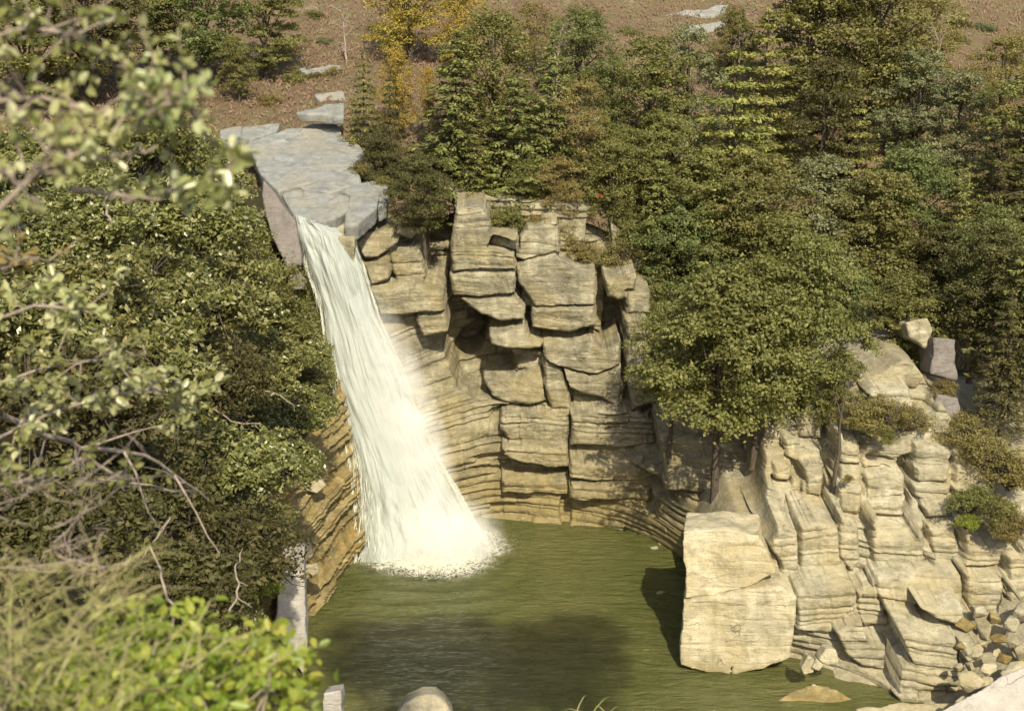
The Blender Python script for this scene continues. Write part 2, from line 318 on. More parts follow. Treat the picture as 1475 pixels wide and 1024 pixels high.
MAIN = [([(950, 600), (1040, 606), (1050, 630), (950, 628)], 62.2, (-.5, -1, .1)), ([(952, 632), (1060, 636), (1080, 656), (954, 656)], 61.4, (-.5, -1, .1)), ([(956, 660), (1080, 662), (1100, 684), (958, 682)], 60.6, (-.5, -1, .1)), ([(960, 686), (1100, 690), (1110, 712), (962, 708)], 59.9, (-.5, -1, .1)),
 ([(653, 392), (650, 350), (656, 303), (690, 294), (702, 318), (706, 336), (743, 343), (742, 392)], 67.2, (-.15, -1, .1)),
 ([(655, 426), (650, 396), (668, 391), (742, 393), (741, 425), (690, 429)], 67.1, (-.15, -1, .05)),
 ([(664, 432), (740, 426), (755, 445), (752, 461), (722, 463), (692, 452)], 66.9, (-.1, -1, .3)),
 ([(706, 480), (755, 472), (762, 489), (783, 500), (762, 504), (728, 503), (710, 497)], 66.6, (0, -1, .3)),
 ([(744, 352), (758, 327), (800, 322), (806, 362), (792, 374), (766, 380), (746, 372)], 67.8, (.1, -1, .25)),
 ([(746, 388), (760, 382), (798, 374), (830, 392), (858, 394), (857, 441), (772, 443), (748, 408)], 67.4, (.05, -1, .08)),
 ([(768, 446), (857, 443), (858, 468), (828, 477), (800, 477), (768, 471)], 67.3, (.05, -1, -.05)),
 ([(784, 500), (838, 500), (852, 494), (874, 508), (892, 492), (893, 528), (862, 540), (815, 533), (788, 524)], 66.5, (.08, -1, .15)),
 ([(806, 532), (850, 545), (892, 531), (893, 556), (889, 584), (862, 572), (836, 566), (815, 556)], 66.3, (.08, -1, .15)),
 ([(699, 549), (748, 545), (778, 530), (790, 574), (762, 584), (728, 580), (709, 570)], 67.2, (-.2, -1, .35)),
 ([(788, 522), (806, 530), (818, 560), (820, 588), (796, 590), (788, 560)], 66.4, (0, -1, 0)),
 ([(824, 600), (870, 592), (918, 597), (943, 612), (944, 640), (900, 645), (824, 640)], 65.4, (.1, -1, .1)),
 ([(722, 606), (770, 600), (817, 597), (817, 638), (760, 640), (735, 637), (722, 622)], 65.8, (0, -1, 0)),
 ([(725, 645), (770, 642), (818, 645), (818, 672), (786, 674), (748, 664), (728, 656)], 65.2, (0, -1, .2)),
 ([(824, 664), (880, 668), (930, 670), (960, 680), (930, 692), (860, 693), (824, 688)], 64.6, (.1, -1, .2)),
 ([(874, 404), (892, 408), (913, 400), (915, 425), (890, 431), (876, 428)], 67.2, (0, -1, 0)),
 ([(864, 290), (888, 287), (902, 300), (900, 312), (872, 314)], 69.3, (0, -1, 0)),
 ([(902, 460), (930, 456), (936, 474), (934, 492), (906, 494)], 66.6, (0, -1, 0)),
 ([(904, 498), (934, 497), (938, 528), (918, 538), (905, 530)], 66.2, (0, -1, 0)),
 ([(512, 352), (528, 330), (556, 318), (568, 330), (570, 350), (544, 372), (524, 372)], 67.4, (-.1, -1, .6)),
 ([(524, 380), (560, 368), (566, 384), (560, 402), (534, 410)], 67.0, (-.1, -1, .4)),
 ([(562, 368), (602, 366), (612, 400), (600, 420), (570, 408)], 67.4, (0, -1, 0)),
 ([(574, 316), (600, 310), (606, 330), (590, 344), (572, 338)], 68.8, (0, -1, 0)),
 ([(536, 420), (600, 412), (636, 425), (638, 452), (600, 452), (548, 455)], 66.6, (0, -1, 0)),
 ([(600, 455), (640, 452), (642, 480), (610, 486)], 66.7, (-.1, -1, .1)), ([(724, 690), (818, 690), (818, 712), (724, 710)], 65.2, (0, -1, .1)), ([(824, 700), (900, 698), (940, 704), (936, 722), (824, 720)], 64.3, (.1, -1, .1)),
 ([(905, 420), (935, 422), (938, 450), (904, 452)], 67.0, (0, -1, .1)), ([(906, 545), (945, 545), (950, 580), (910, 590)], 65.8, (0, -1, .1)), ([(712, 336), (742, 348), (742, 360), (706, 350)], 67.6, (0, -1, .4)),
]
RIGHT = [ ([(1284, 884), (1346, 884), (1376, 904), (1383, 960), (1384, 1050), (1303, 1050), (1290, 980)], 48.8, (-.1, -1, .12)),
 ([(1100, 772), (1122, 764), (1150, 774), (1151, 847), (1130, 852), (1124, 806)], 52.2, (0, -1, 0)),
 ([(1154, 758), (1186, 752), (1208, 766), (1216, 820), (1196, 840), (1154, 848)], 52.4, (0, -1, 0)),
 ([(1148, 852), (1196, 846), (1234, 850), (1230, 884), (1228, 908), (1190, 916), (1150, 908)], 51.0, (0, -1, 0)),
 ([(1206, 914), (1246, 896), (1281, 902), (1277, 966), (1244, 962), (1222, 944)], 50.2, (0, -1, 0)),
 ([(1236, 846), (1262, 850), (1280, 900), (1246, 904), (1238, 880)], 51.2, (0, -1, 0)),
 ([(1258, 750), (1280, 744), (1308, 746), (1328, 772), (1336, 808), (1300, 820), (1260, 818)], 53.2, (0, -1, 0)),
 ([(1212, 742), (1236, 748), (1240, 806), (1226, 824), (1210, 800)], 53.3, (0, -1, 0)),
 ([(1340, 762), (1372, 756), (1386, 800), (1384, 822), (1344, 812)], 53.6, (0, -1, 0)),
 ([(1262, 830), (1330, 826), (1384, 832), (1386, 872), (1330, 872), (1268, 860)], 51.6, (0, -1, .4)),
 ([(1392, 826), (1440, 822), (1448, 900), (1400, 905)], 51.0, (0, -1, 0)),
 ([(1208, 626), (1238, 636), (1240, 668), (1212, 668)], 58.1, (-.05, -1, .12)),
 ([(1250, 656), (1290, 640), (1322, 618), (1320, 652), (1290, 660)], 57.7, (-.05, -1, .12)),
 ([(1212, 672), (1240, 676), (1238, 704), (1212, 702)], 57.2, (-.05, -1, .12)),
 ([(1210, 706), (1240, 706), (1236, 744), (1212, 740)], 56.7, (-.05, -1, .12)),
 ([(1246, 682), (1276, 680), (1304, 688), (1303, 716), (1250, 718)], 56.9, (-.05, -1, .12)),
 ([(1248, 722), (1303, 719), (1300, 744), (1250, 742)], 56.4, (-.05, -1, .12)),
 ([(1316, 640), (1350, 644), (1370, 654), (1366, 672), (1318, 668)], 57.7, (-.05, -1, .12)),
 ([(1318, 672), (1368, 675), (1364, 694), (1322, 692)], 57.3, (-.05, -1, .12)),
 ([(1318, 700), (1370, 698), (1362, 722), (1340, 728), (1322, 716)], 56.9, (-.05, -1, .12)),
 ([(1330, 732), (1364, 728), (1368, 744), (1336, 746)], 56.5, (-.05, -1, .12)),
 ([(1132, 632), (1160, 636), (1184, 644), (1182, 668), (1150, 668), (1134, 656)], 59.3, (-.05, -1, .12)),
 ([(1160, 674), (1186, 672), (1180, 716), (1164, 712)], 58.5, (-.05, -1, .12)),
 ([(1114, 668), (1140, 672), (1136, 694), (1120, 690)], 59.7, (-.05, -1, .12)),
 ([(1244, 524), (1270, 512), (1300, 512), (1336, 536), (1320, 560), (1248, 562)], 62.2, (-.05, -1, .12)),
 ([(1392, 762), (1440, 765), (1446, 812), (1392, 818)], 53.0, (0, -1, .1)), ([(1452, 790), (1500, 790), (1500, 895), (1456, 900)], 51.0, (0, -1, .1)),
 ([(1330, 878), (1388, 880), (1392, 905), (1350, 890)], 49.8, (0, -1, .2)),
 ([(1250, 565), (1310, 562), (1320, 600), (1262, 604)], 60.2, (0, -1, .3)), ([(1214, 600), (1250, 606), (1248, 624), (1214, 620)], 59.0, (0, -1, .2)), ([(1150, 600), (1184, 604), (1184, 632), (1152, 630)], 60.2, (0, -1, .2)),
 ([(1375, 650), (1420, 655), (1425, 700), (1378, 700)], 58.2, (0, -1, .1)), ([(1378, 706), (1430, 706), (1436, 756), (1384, 756)], 56.6, (0, -1, .1)), ([(1395, 600), (1440, 600), (1440, 645), (1400, 645)], 59.4, (0, -1, .2)),
]

# main cliff behind the pool -------------------------------------------------
mainc = [(400, 745, 66), (480, 745, 66), (560, 745, 65.6), (700, 745, 65.8), (820, 755, 65.0), (950, 785, 62.8), (1010, 800, 59.6),
         (440, 600, 66.2), (520, 600, 66.6), (640, 600, 66.6), (720, 640, 66.5), (820, 640, 66), (900, 640, 65.5), (1000, 690, 60.6), (1060, 700, 60.0), (1180, 700, 60.5),
         (400, 430, 66.5), (500, 430, 67.2), (600, 430, 67.8), (690, 480, 69.4), (760, 500, 68.2), (800, 450, 68.0), (860, 520, 68.0), (930, 500, 68.2), (1000, 560, 63.0), (1100, 560, 63),
         (430, 330, 67.0), (520, 330, 69.0), (600, 330, 70.5), (660, 330, 69.6), (760, 330, 69.4), (860, 330, 70.5), (960, 400, 71), (1060, 480, 69)]
def px_bump(feats):
    """feats: (px, py, rx, ry, depth) smooth dents (depth > 0) or bulges in the wall"""
    def f(X, Y, Z):
        a, b = proj(X, Y, Z); r = 0
        for (px, py, rx, ry, d) in feats:
            q = ((a - px) / rx) ** 2 + ((b - py) / ry) ** 2; q = q * (1 + .5 * fbm(xyz(a * .03, b * .03, px), 3, 3)); r = r + d * sst(1.25, 0.8, q)
        return r
    return f
feat = [(630, 350, 30, 90, 3.6), (668, 475, 34, 60, 2.4), (700, 530, 45, 42, 2.2), (752, 595, 42, 13, .8), (745, 470, 60, 25, 1.1), (800, 485, 60, 16, .9),
        (745, 660, 65, 8, .45), (752, 675, 75, 6, .5), (880, 690, 90, 8, .5), (815, 735, 9, 30, .5), (890, 470, 22, 90, 1.6), (862, 350, 18, 60, 1.6), (820, 560, 6, 90, .3), (823, 640, 6, 60, .55),
        (980, 590, 80, 90, 2.0), (1020, 640, 90, 50, 1.2), (745, 380, 7, 90, .6), (938, 540, 14, 70, .8), (1130, 690, 12, 70, 1.3), (1195, 690, 12, 70, 1.4)]
_s1 = strata_fn(11, .42, prot=.30, dip=.03)
def ST1(x, z):
    zz = z + .28 * (np.sqrt((x + 1.0) ** 2 + 1) - (x + 1.0)) * .5 * sst(12, 6, z); a, b_ = proj(x, x * 0 + 66.5, z)
    sm = sst(1.3, .7, np.hypot((a - 590) / 55, (b_ - 530) / 100)); return _s1(x, zz) * (1 - .35 * sm) * (1 + .35 * sst(-1, -4, x))
X, Y, Z, f_main = wall('cliff', mainc, (-13, 14), (-1.5, 17.2), 0.036, ST1, M['rock'], bump=px_bump(feat))
# fall away backwards above the brink so that the relief ends in a ledge
def add_top(X, Y, Z, back, dz=0.18):
    n = 12; Xs, Ys, Zs = [X], [Y], [Z]
    for k in range(1, n + 1):
        Xs.append(X[-1:]); Ys.append(Y[-1:] + back * k / n); Zs.append(Z[-1:] + dz * k / n + 0.12 * fbm(xyz(X[-1:], k, 0), 3, 2))
    return np.vstack(Xs), np.vstack(Ys), np.vstack(Zs)
# brink height along x: the wall is cut off where the ledges begin
brink = tps([(p[0], 0, p[2]) for p in []] or [(-13, 0, 15.2), (-10.2, 0, 15.3), (-8, 0, 14.6), (-6, 0, 14.2), (-4, 0, 15.5), (0, 0, 15.2), (4, 0, 14.6), (8, 0, 11.5), (11, 0, 9.0), (14, 0, 7.5), (-13, 1, 15.2), (14, 1, 7.5)], 0.01)
def cut_top(X, Y, Z, topf, lim=99):
    T = topf(X, X * 0) + .35 * fbm(xyz(X * .5, 0, 9), 3, 4); over = np.clip(Z - T, 0, lim)
    Y2 = Y + over * 6.0; Z2 = np.minimum(Z, T + over * 0.35)
    return X, Y2, Z2
Y = emboss(X, Y, Z, MAIN, ST1)
X, Y, Z = cut_top(X, Y, Z, brink)
cl = mk('cliff', np.stack([X, Y, Z], -1).reshape(-1, 3), grid_faces(X.shape[1], X.shape[0]), M['rock'])
tag(cl, 'layered tan cliff behind the pool', 'cliff', kind='structure')

# lower right cliff (behind the terrace blocks) ------------------------------
rc = [(985, 960, 52.0), (985, 800, 53.5), (1060, 960, 51.5), (1060, 800, 53.3), (1140, 950, 51.5), (1200, 820, 53.4), (1250, 960, 50), (1300, 1010, 48.5), 
      (1350, 470, 60.8), (1400, 940, 47.6), (1475, 900, 48), (1475, 700, 55.5), (1475, 560, 59), (1475, 850, 51), (1250, 540, 59), (1000, 735, 55.2), (1060, 730, 55.4)]
featr = [(1148, 700, 16, 80, 1.0), (1198, 640, 18, 120, 1.6), (1308, 690, 10, 70, 1.4), (1228, 650, 22, 14, 1.0), (1290, 940, 10, 60, 1.2), (1335, 570, 24, 35, 1.4), (1325, 500, 12, 50, 1.2), (1440, 780, 20, 60, 1.2), (1388, 880, 10, 40, .8)]
_yi = lambda py: float(np.interp(py, [470, 540, 640, 700, 745, 765, 820, 860, 960], [60.5, 58.5, 56.2, 55.0, 54.3, 53.1, 52.3, 51.7, 49.6]))
RIGHT = [(p_, _yi(sum(q[1] for q in p_) / len(p_)) * (y_ >= 50) + y_ * (y_ < 50) + ((k_ * 37) % 11 - 5) * .06 * (y_ >= 50) + (.9 if p_[0][0] < 1190 and p_[0][1] < 700 else 0), n_) for k_, (p_, y_, n_) in enumerate(RIGHT)]
rc += [(sum(p[0] for p in q[0]) / len(q[0]), sum(p[1] for p in q[0]) / len(q[0]), q[1]) for q in RIGHT]
ST2 = strata_fn(23, .5, prot=.30, wid=1.6)
X, Y, Z, f_right = wall('cliff', rc, (8.0, 23), (-1.5, 14.0), 0.036, ST2, M['rock'], bump=px_bump(featr), stair=.8)
rtop = tps([(7.2, 0, .2), (8.0, 0, 1.5), (8.8, 0, 3.5), (9.6, 0, 4.7), (10.7, 0, 5.3), (11.2, 0, 8.2), (12.5, 0, 8.8), (14, 0, 9.2), (16, 0, 10.0), (17.5, 0, 10.6), (19, 0, 8.4), (21, 0, 7.5), (23, 0, 7.5), (7.2, 1, .2), (8.8, 1, 3.5), (23, 1, 7.5)], .01)
Y = Y + .5; Y = emboss(X, Y, Z, RIGHT, ST2); X, Y, Z = cut_top(X, Y, Z, rtop, np.where(X < 11, .9, 2.5))
c2 = mk('rock_terrace', np.stack([X, Y, Z], -1).reshape(-1, 3), grid_faces(X.shape[1], X.shape[0]), M['block'])
tag(c2, 'stepped bedrock terrace right of the pool', 'cliff', kind='structure')

# left bank rock face, running from the fall towards the camera --------------
def ruled(name, B, T, step, strata, mat, label, above=0.0, dipx=0.0):
    B = np.array(B, float); T = np.array(T, float); sB = np.r_[0, np.cumsum(np.linalg.norm(np.diff(B, axis=0), axis=1))]; L = sB[-1]
    n = int(L / step); h = np.linalg.norm(T - B, axis=1).max(); m = int(h / step); s = np.linspace(0, L, n); v = np.linspace(0, 1, m)
    ib = np.stack([np.interp(s, sB, B[:, k]) for k in range(3)], 1); it = np.stack([np.interp(s, sB, T[:, k]) for k in range(3)], 1)
    Q = ib[None] * (1 - v[:, None, None]) + it[None] * v[:, None, None]
    du = np.gradient(Q, axis=1); dv = np.gradient(Q, axis=0); nn = np.cross(du, dv); nn /= np.linalg.norm(nn, axis=-1)[..., None]
    Sx = np.broadcast_to(s[None], Q.shape[:2]); d = strata(Sx, Q[..., 2])
    return Q - nn * d[..., None] * 1.0, nn
B = [(-4.2, 67, -1.2), (-6.2, 63.5, -1.2), (-7.0, 60.8, -1.2), (-8.2, 57.5, -1.2), (-8.95, 54.8, -1.2), (-8.9, 50.5, -1.2), (-9.3, 45, -1.2)]
T = [P(500, 470, 67), P(485, 560, 63.5), P(455, 600, 61.5), P(425, 660, 58.5), P(385, 720, 56), P(360, 800, 52), P(300, 900, 46)]
Q, nn = ruled('x', B, T, 0.05, strata_fn(31, .5, prot=.26, dip=0.10, wid=1.8), M['ochre'], '')
lb = mk('rock_bank', Q.reshape(-1, 3), grid_faces(Q.shape[1], Q.shape[0])[:, ::-1], M['ochre'])
tag(lb, 'ochre layered rock face left of the waterfall', 'rock face', kind='structure')

# terrain behind the cliffs --------------------------------------------------
hill_c = [P(*q) for q in [(700, 300, 71.5), (800, 300, 71.8), (900, 290, 73), (600, 210, 76), (540, 240, 74.5), (500, 165, 80), (420, 170, 80), (330, 180, 79), (400, 120, 88), (500, 100, 88), (640, 150, 84),
          (1000, 470, 72), (1090, 560, 68.5), (1200, 560, 66), (1300, 500, 66.5), (1420, 520, 66), (1500, 540, 66), (1000, 300, 76), (1200, 330, 76), (1400, 340, 76), (800, 180, 82), (1000, 160, 86), (1250, 180, 86), (1450, 170, 87),
          (250, 120, 86), (100, 130, 86), (-100, 150, 84), (400, 20, 100), (700, 20, 101), (1000, 20, 101), (1300, 30, 101), (0, 20, 100), (1600, 30, 101)]]
hill_c += [np.array(q) for q in [(-70, 180, 62), (0, 180, 66), (80, 180, 68), (-80, 100, 38), (90, 100, 40), (60, 60, 30), (40, 66, 22), (0, 260, 105), (-100, 260, 105), (100, 260, 110)]]
f_hill = tps([tuple(p) for p in hill_c], 0.05)
def hillz(x, y):
    x = np.asarray(x, float); y = np.asarray(y, float)
    return f_hill(x, y) + 0.7 * fbm(xyz(x * .12, y * .12, 0), 4, 40) + .18 * fbm(xyz(x * .8, y * .8, 0), 4, 41)
edge_t = [(-60, 68), (-16, 68.5), (-8, 70.5), (5, 71.3), (8, 71.0), (10, 69), (12, 66.5), (14, 65.5), (20, 65), (30, 64.5), (60, 60)]
def edge_y(x): return np.interp(x, [e[0] for e in edge_t], [e[1] for e in edge_t])
xs = np.linspace(-75, 85, 640); ts = np.r_[np.linspace(0, 32, 150), np.linspace(32.5, 190, 160)]
X, Tt = np.meshgrid(xs, ts); Y = edge_y(X) + Tt; Zh = hillz(X, Y)
hl = mk('hillside', np.stack([X, Y, Zh], -1).reshape(-1, 3), grid_faces(X.shape[1], X.shape[0]), M['heath'])
tag(hl, 'heath covered hillside above the gorge', 'hillside', kind='structure')
def hit_hill(px, py):
    d = ray(px, py); lo = 60; y = 62.0
    while y < 240:
        p = CAM + d * (y / d[1])
        if y > edge_y(p[0]) and p[2] < float(hillz(p[0], y)): return p
        y += 0.25
    return CAM + d * (100 / d[1])

# left slope -----------------------------------------------------------------
left_c = [P(*q) for q in [(395, 725, 55.5), (440, 620, 60.5), (465, 540, 62.8), (440, 440, 65.5), (400, 330, 67.5), (330, 300, 66), (300, 420, 56), (250, 560, 44), (330, 700, 45), (200, 760, 32), (330, 860, 42), (60, 900, 17), (250, 1000, 24), (350, 1010, 36),
         (0, 500, 40), (-200, 500, 36), (0, 300, 60), (200, 240, 68), (-100, 750, 22), (-200, 200, 66)]]
left_c += [np.array(q) for q in [(-9.6, 50, 1.5), (-9.8, 45, 2), (-3, 8, 17), (-3, 3, 22), (4, 4, 22), (-12, 4, 25), (-30, 5, 30), (-45, 30, 36), (-60, 60, 36), (0, 14, 13), (-6, 30, 5), (-3.0, 30, -1), (-1, 22, 3)]]
f_left = tps([tuple(p) for p in left_c], 0.3)
def leftz(x, y):
    x = np.asarray(x, float); y = np.asarray(y, float)
    return f_left(x, y) + .35 * fbm(xyz(x * .3, y * .3, 5), 4, 50)
lx = np.linspace(-60, -1, 300)
ytab = [(3, -3), (10, -2.5), (22, -3), (34, -7), (45, -9.6), (50, -9.7), (55, -10.4), (58, -10.0), (61.5, -9.2), (63.5, -8.3), (66, -9.2), (70, -10.8)]
ys = np.linspace(2, 70, 300); U = np.linspace(0, 1, 260) ** 1.6
xe = np.interp(ys, [a for a, b in ytab], [b for a, b in ytab]); X = xe[:, None] - U[None] * 50; Y = np.broadcast_to(ys[:, None], X.shape)
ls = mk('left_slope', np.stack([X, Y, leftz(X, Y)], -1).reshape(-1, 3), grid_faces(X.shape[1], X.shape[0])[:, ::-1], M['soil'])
tag(ls, 'shaded earth slope under the shrubs left of the fall', 'slope', kind='structure')
def hit_left(px, py):
    d = ray(px, py); y = 4.0
    while y < 70:
        p = CAM + d * (y / d[1])
        if p[0] < np.interp(y, [a for a, b in ytab], [b for a, b in ytab]) and p[2] < float(leftz(p[0], y)): return p
        y += 0.25
    return CAM + d * (60 / d[1])

# pool bed and near ground ---------------------------------------------------
xs = np.linspace(-12, 32, 260); ys = np.linspace(24, 69, 260); X, Y = np.meshgrid(xs, ys)
bedc = [(-5, 60, -3), (0, 58, -3.5), (2, 54, -4), (0, 50, -4), (-8, 56, -1.5), (-8.5, 52, -1.8), (6, 62.3, -.08), (2, 64, -.3), (-2, 65.5, -.8), (6.8, 57.0, -.15), (5.0, 60, -.12), (2.5, 61.5, -.5), (5, 55, -3.5), (9, 50, -1.2), (12, 49.5, -.5), (13.5, 48, -.9), (14.5, 46, -.9), (17.5, 46.5, .3), (8, 46, -3), (0, 40, -4), (20, 40, 4), (14, 42, -1), (25, 35, 9), (10, 35, -2), (0, 30, 0), (32, 50, 10)]
fb = tps(bedc, .05)
bd = mk('pool_bed', np.stack([X, Y, np.minimum(fb(X, Y), np.where(X < 13, -0.06, 99)) + .12 * fbm(xyz(X * .7, Y * .7, 0), 4, 60)], -1).reshape(-1, 3), grid_faces(X.shape[1], X.shape[0]), M['block'])
tag(bd, 'rocky bed under the green pool', 'pool bed', kind='structure')
# ------------------------------------------------------------------ single rocks
def inpoly_block(name, poly, y0, nrm=(0, -1, 0), thick=2.0, ext=(0, 1, -0.30), vox=0.07, disp=0.06, mat=None, seed=0, grooves=0.0, smooth=1, base=None, grow=1.04):
    """a closed prism whose front outline was measured off the photograph, with its own depth, remeshed and weathered"""
    nrm = np.array(nrm, float); nrm /= np.linalg.norm(nrm); ext = np.array(ext, float)
    cx = sum(p[0] for p in poly) / len(poly); cy = sum(p[1] for p in poly) / len(poly)
    if len(poly) < 12 and vox > .045:
        rj = np.random.default_rng(seed + 5); q_ = []
        for i in range(len(poly)):
            a_, b_ = np.array(poly[i], float), np.array(poly[(i + 1) % len(poly)], float); m_ = max(1, int(np.linalg.norm(b_ - a_) / 13))
            q_ += [tuple(a_ + (b_ - a_) * t_ / m_ + (rj.normal(0, 1.1, 2) if t_ else 0)) for t_ in range(m_)]
        poly = q_
    p0 = base if base is not None else P(cx, cy, y0)
    fr = np.array([Ppl(cx + (a - cx) * grow, cy + (b - cy) * grow, p0, nrm) for a, b in poly]); r = np.random.default_rng(seed)
    e = ext / np.linalg.norm(ext) * thick; n = len(fr); c = fr.mean(0)
    front = fr + 0; mid = fr + e * .05 + (fr - c) * .015; bk = fr + e + (fr - c) * -0.04
    front = c + (fr - c) * .992
    rings = [front, mid, bk]; V = np.vstack(rings); bm = bmesh.new(); vs = [bm.verts.new(v) for v in V]
    for k in range(2):
        for i in range(n):
            j = (i + 1) % n; bm.faces.new((vs[k * n + i], vs[k * n + j], vs[(k + 1) * n + j], vs[(k + 1) * n + i]))
    bm.faces.new([vs[i] for i in range(n)][::-1]); bm.faces.new([vs[2 * n + i] for i in range(n)])
    bmesh.ops.triangulate(bm, faces=bm.faces[:]); bmesh.ops.recalc_face_normals(bm, faces=bm.faces[:])
    return weather(name, bm, vox, disp, mat, seed, grooves, smooth)
def weather(name, bm, vox, disp, mat, seed, grooves=0.0, smooth=3):
    me = bpy.data.meshes.new(name); bm.to_mesh(me); bm.free(); o = ob(name, me)
    md = o.modifiers.new('r', 'REMESH'); md.mode = 'VOXEL'; md.voxel_size = vox; md.use_smooth_shade = True
    ms = o.modifiers.new('s', 'SMOOTH'); ms.iterations = smooth; ms.factor = .5
    dg = bpy.context.evaluated_depsgraph_get(); m2 = bpy.data.meshes.new_from_object(o.evaluated_get(dg))
    bpy.data.objects.remove(o); bpy.data.meshes.remove(me)
    n = len(m2.vertices); co = np.empty(n * 3, np.float32); m2.vertices.foreach_get('co', co); co = co.reshape(-1, 3).astype(float)
    no = np.empty(n * 3, np.float32); m2.vertices.foreach_get('normal', no); no = no.reshape(-1, 3)
    d = disp * (1.3 * fbm(co * .9 + seed, 3, seed) + .35 * fbm(co * np.array([1.5, 1.5, 3.5]) + seed, 4, seed + 3) + .07 * fbm(co * 6, 3, seed + 5) + .5 * np.round(1.6 * fbm(co * np.array([.9, .9, 1.5]) + 3, 2, seed + 7)) * .6)
    if grooves:
        zz = co[:, 2] + .25 * fbm(co * .35, 3, seed) + .03 * fbm(co * 2.5, 2, seed + 1); k = zz / .62 + vn(co * np.array([0, 0, .8]), seed) * 1.2; fr = k - np.floor(k)
        mk_ = sst(.45, .6, vn(co * np.array([.5, .5, 1.6]), seed + 8))
        d = d - grooves * np.exp(-(np.minimum(fr, 1 - fr) / .06) ** 2) * mk_
    co = co + no * d[:, None]; m2.vertices.foreach_set('co', co.astype(np.float32).ravel()); m2.update()
    m2.name = name; m2.materials.clear(); m2.materials.append(mat); m2.polygons.foreach_set('use_smooth', [True] * len(m2.polygons))
    return ob(name, m2)
GW = 'fractured blocks of the cliff right of the waterfall'
def rk(poly, y, label, mat='block', name='rock_block', cat='rock', group=GW, **k):
    o = inpoly_block(name, poly, y, mat=M[mat], seed=int(poly[0][0] * 7 + poly[0][1]) % 997, **k); tag(o, label, cat, group); return o
L_ = (-.28, -1, .12)
rk([(838, 160), (866, 168), (872, 190), (850, 196), (836, 182)], 75.5, 'tan rock showing through the trees above the cliff', thick=1.5)
rk([(968, 202), (994, 206), (990, 232), (972, 226)], 74.5, 'tiny pinkish rock among the upper conifers', thick=1.2)
rk([(617, 242), (640, 248), (662, 276), (648, 280), (626, 262)], 72.5, 'pinkish slanting slab in the shade above the cream block', thick=1.2, nrm=(0, -1, .8))
# beside the fall
# right terrace: the big pale blocks at the water
GT = 'pale blocks of the terrace at the right of the pool'
rk([(984, 764), (1040, 762), (1094, 770), (1108, 800), (1117, 826), (1104, 832), (1076, 845), (1030, 858), (987, 862)], 51.6, 'large cream upper block of the terrace beside the dark cleft', mat='pale', group=GT, thick=2.6, nrm=(-.06, -1, .22), disp=.10, grooves=.06, ext=(.15, 1, -.12), vox=.05, grow=1.0)
rk([(984, 868), (1040, 860), (1080, 850), (1126, 848), (1146, 862), (1144, 900), (1138, 948), (1098, 962), (1056, 972), (1056, 940), (1050, 972), (1010, 968), (980, 958)], 50.9, 'large cream lower block with its foot in the water', mat='pale', group=GT, thick=2.8, nrm=(-.06, -1, .12), disp=.09, grooves=.04, ext=(.15, 1, .0), vox=.05, grow=1.0)
rk([(1346, 486), (1378, 488), (1378, 546), (1342, 538)], 59.6, 'flat mauve faced rock beside the dark firs', mat='mauve', group='blocks standing above the terrace', disp=.14, thick=2.2, nrm=(-.05, -1, .15), vox=.06)
rk([(1352, 570), (1379, 574), (1378, 604), (1342, 598)], 57.6, 'pale pointed rock below the mauve faced rock', mat='mauve', group='blocks standing above the terrace', disp=.14, thick=2.2, nrm=(-.05, -1, .15), vox=.06)
rk([(1306, 466), (1336, 458), (1344, 476), (1334, 498), (1312, 484)], 60.6, 'round pale boulder perched under the dark trees', mat='block', group='blocks standing above the terrace', disp=.14, thick=2.2, nrm=(-.05, -1, .15), vox=.06)
# river slabs above the brink
GR = 'river worn slabs at the brink'
pn = np.array([0.02, -0.24, 1.0]); pn /= np.linalg.norm(pn); p0 = P(430, 300, 66.8)
def slab(poly, label, dz=0.0, mat='grey', thick=.9, **k):
    return rk(poly, 0, label, mat=mat, name='rock_slab', cat='rock slab', group=GR, nrm=pn, base=p0 + np.array([0, 0, dz]), ext=(0, .12, -1), thick=thick, disp=k.pop('disp', .05), vox=.08, grow=1.07, **k)
slab([(350, 214), (362, 203), (398, 192), (430, 186), (436, 190), (400, 204), (366, 216)], 'thin pale tongue of rock at the upper left edge of the slabs', .12)
slab([(366, 218), (400, 206), (440, 190), (480, 190), (492, 200), (500, 216), (506, 236), (470, 252), (430, 264), (404, 272), (380, 248)], 'largest blue grey slab in the middle of the riverbed', .05)
slab([(432, 186), (452, 178), (482, 177), (490, 190), (478, 188), (440, 188)], 'pinkish strip of slab under the dark undercut', .16)
slab([(486, 190), (500, 204), (516, 207), (524, 220), (510, 231), (498, 224), (490, 204)], 'small notched slab at the right end of the upper step', .06)
slab([(432, 266), (470, 254), (498, 242), (514, 250), (518, 260), (500, 268), (478, 276), (440, 272)], 'light tongue shaped slab on the middle step', -.04)
slab([(406, 275), (436, 272), (478, 278), (500, 282), (500, 300), (480, 312), (448, 318), (424, 306), (414, 290)], 'brown edged slab right at the lip of the fall', -.16, mat='grey')
slab([(486, 270), (512, 266), (530, 262), (545, 276), (540, 298), (514, 320), (498, 322), (500, 296), (504, 282)], 'smooth pale slab above the rounded grey block', -.16)
slab([(450, 320), (482, 312), (500, 318), (512, 330), (508, 345), (480, 342), (462, 334)], 'wet tan shoulder of rock the water pours over', -.8, mat='block', thick=1.4)
slab([(532, 262), (552, 256), (560, 272), (556, 290), (544, 296), (546, 276)], 'small outer slab shaded by the trees', -.2)
slab([(316, 186), (348, 182), (346, 194), (318, 206)], 'white water worn slab seen past the nearest leaves', .3)
slab([(352, 182), (402, 178), (398, 188), (362, 200), (346, 196)], 'white water worn slab beside the undercut', .25)
slab([(430, 162), (470, 150), (495, 148), (494, 168), (470, 166)], 'light grey slab above the dark undercut', 1.2, thick=.5)
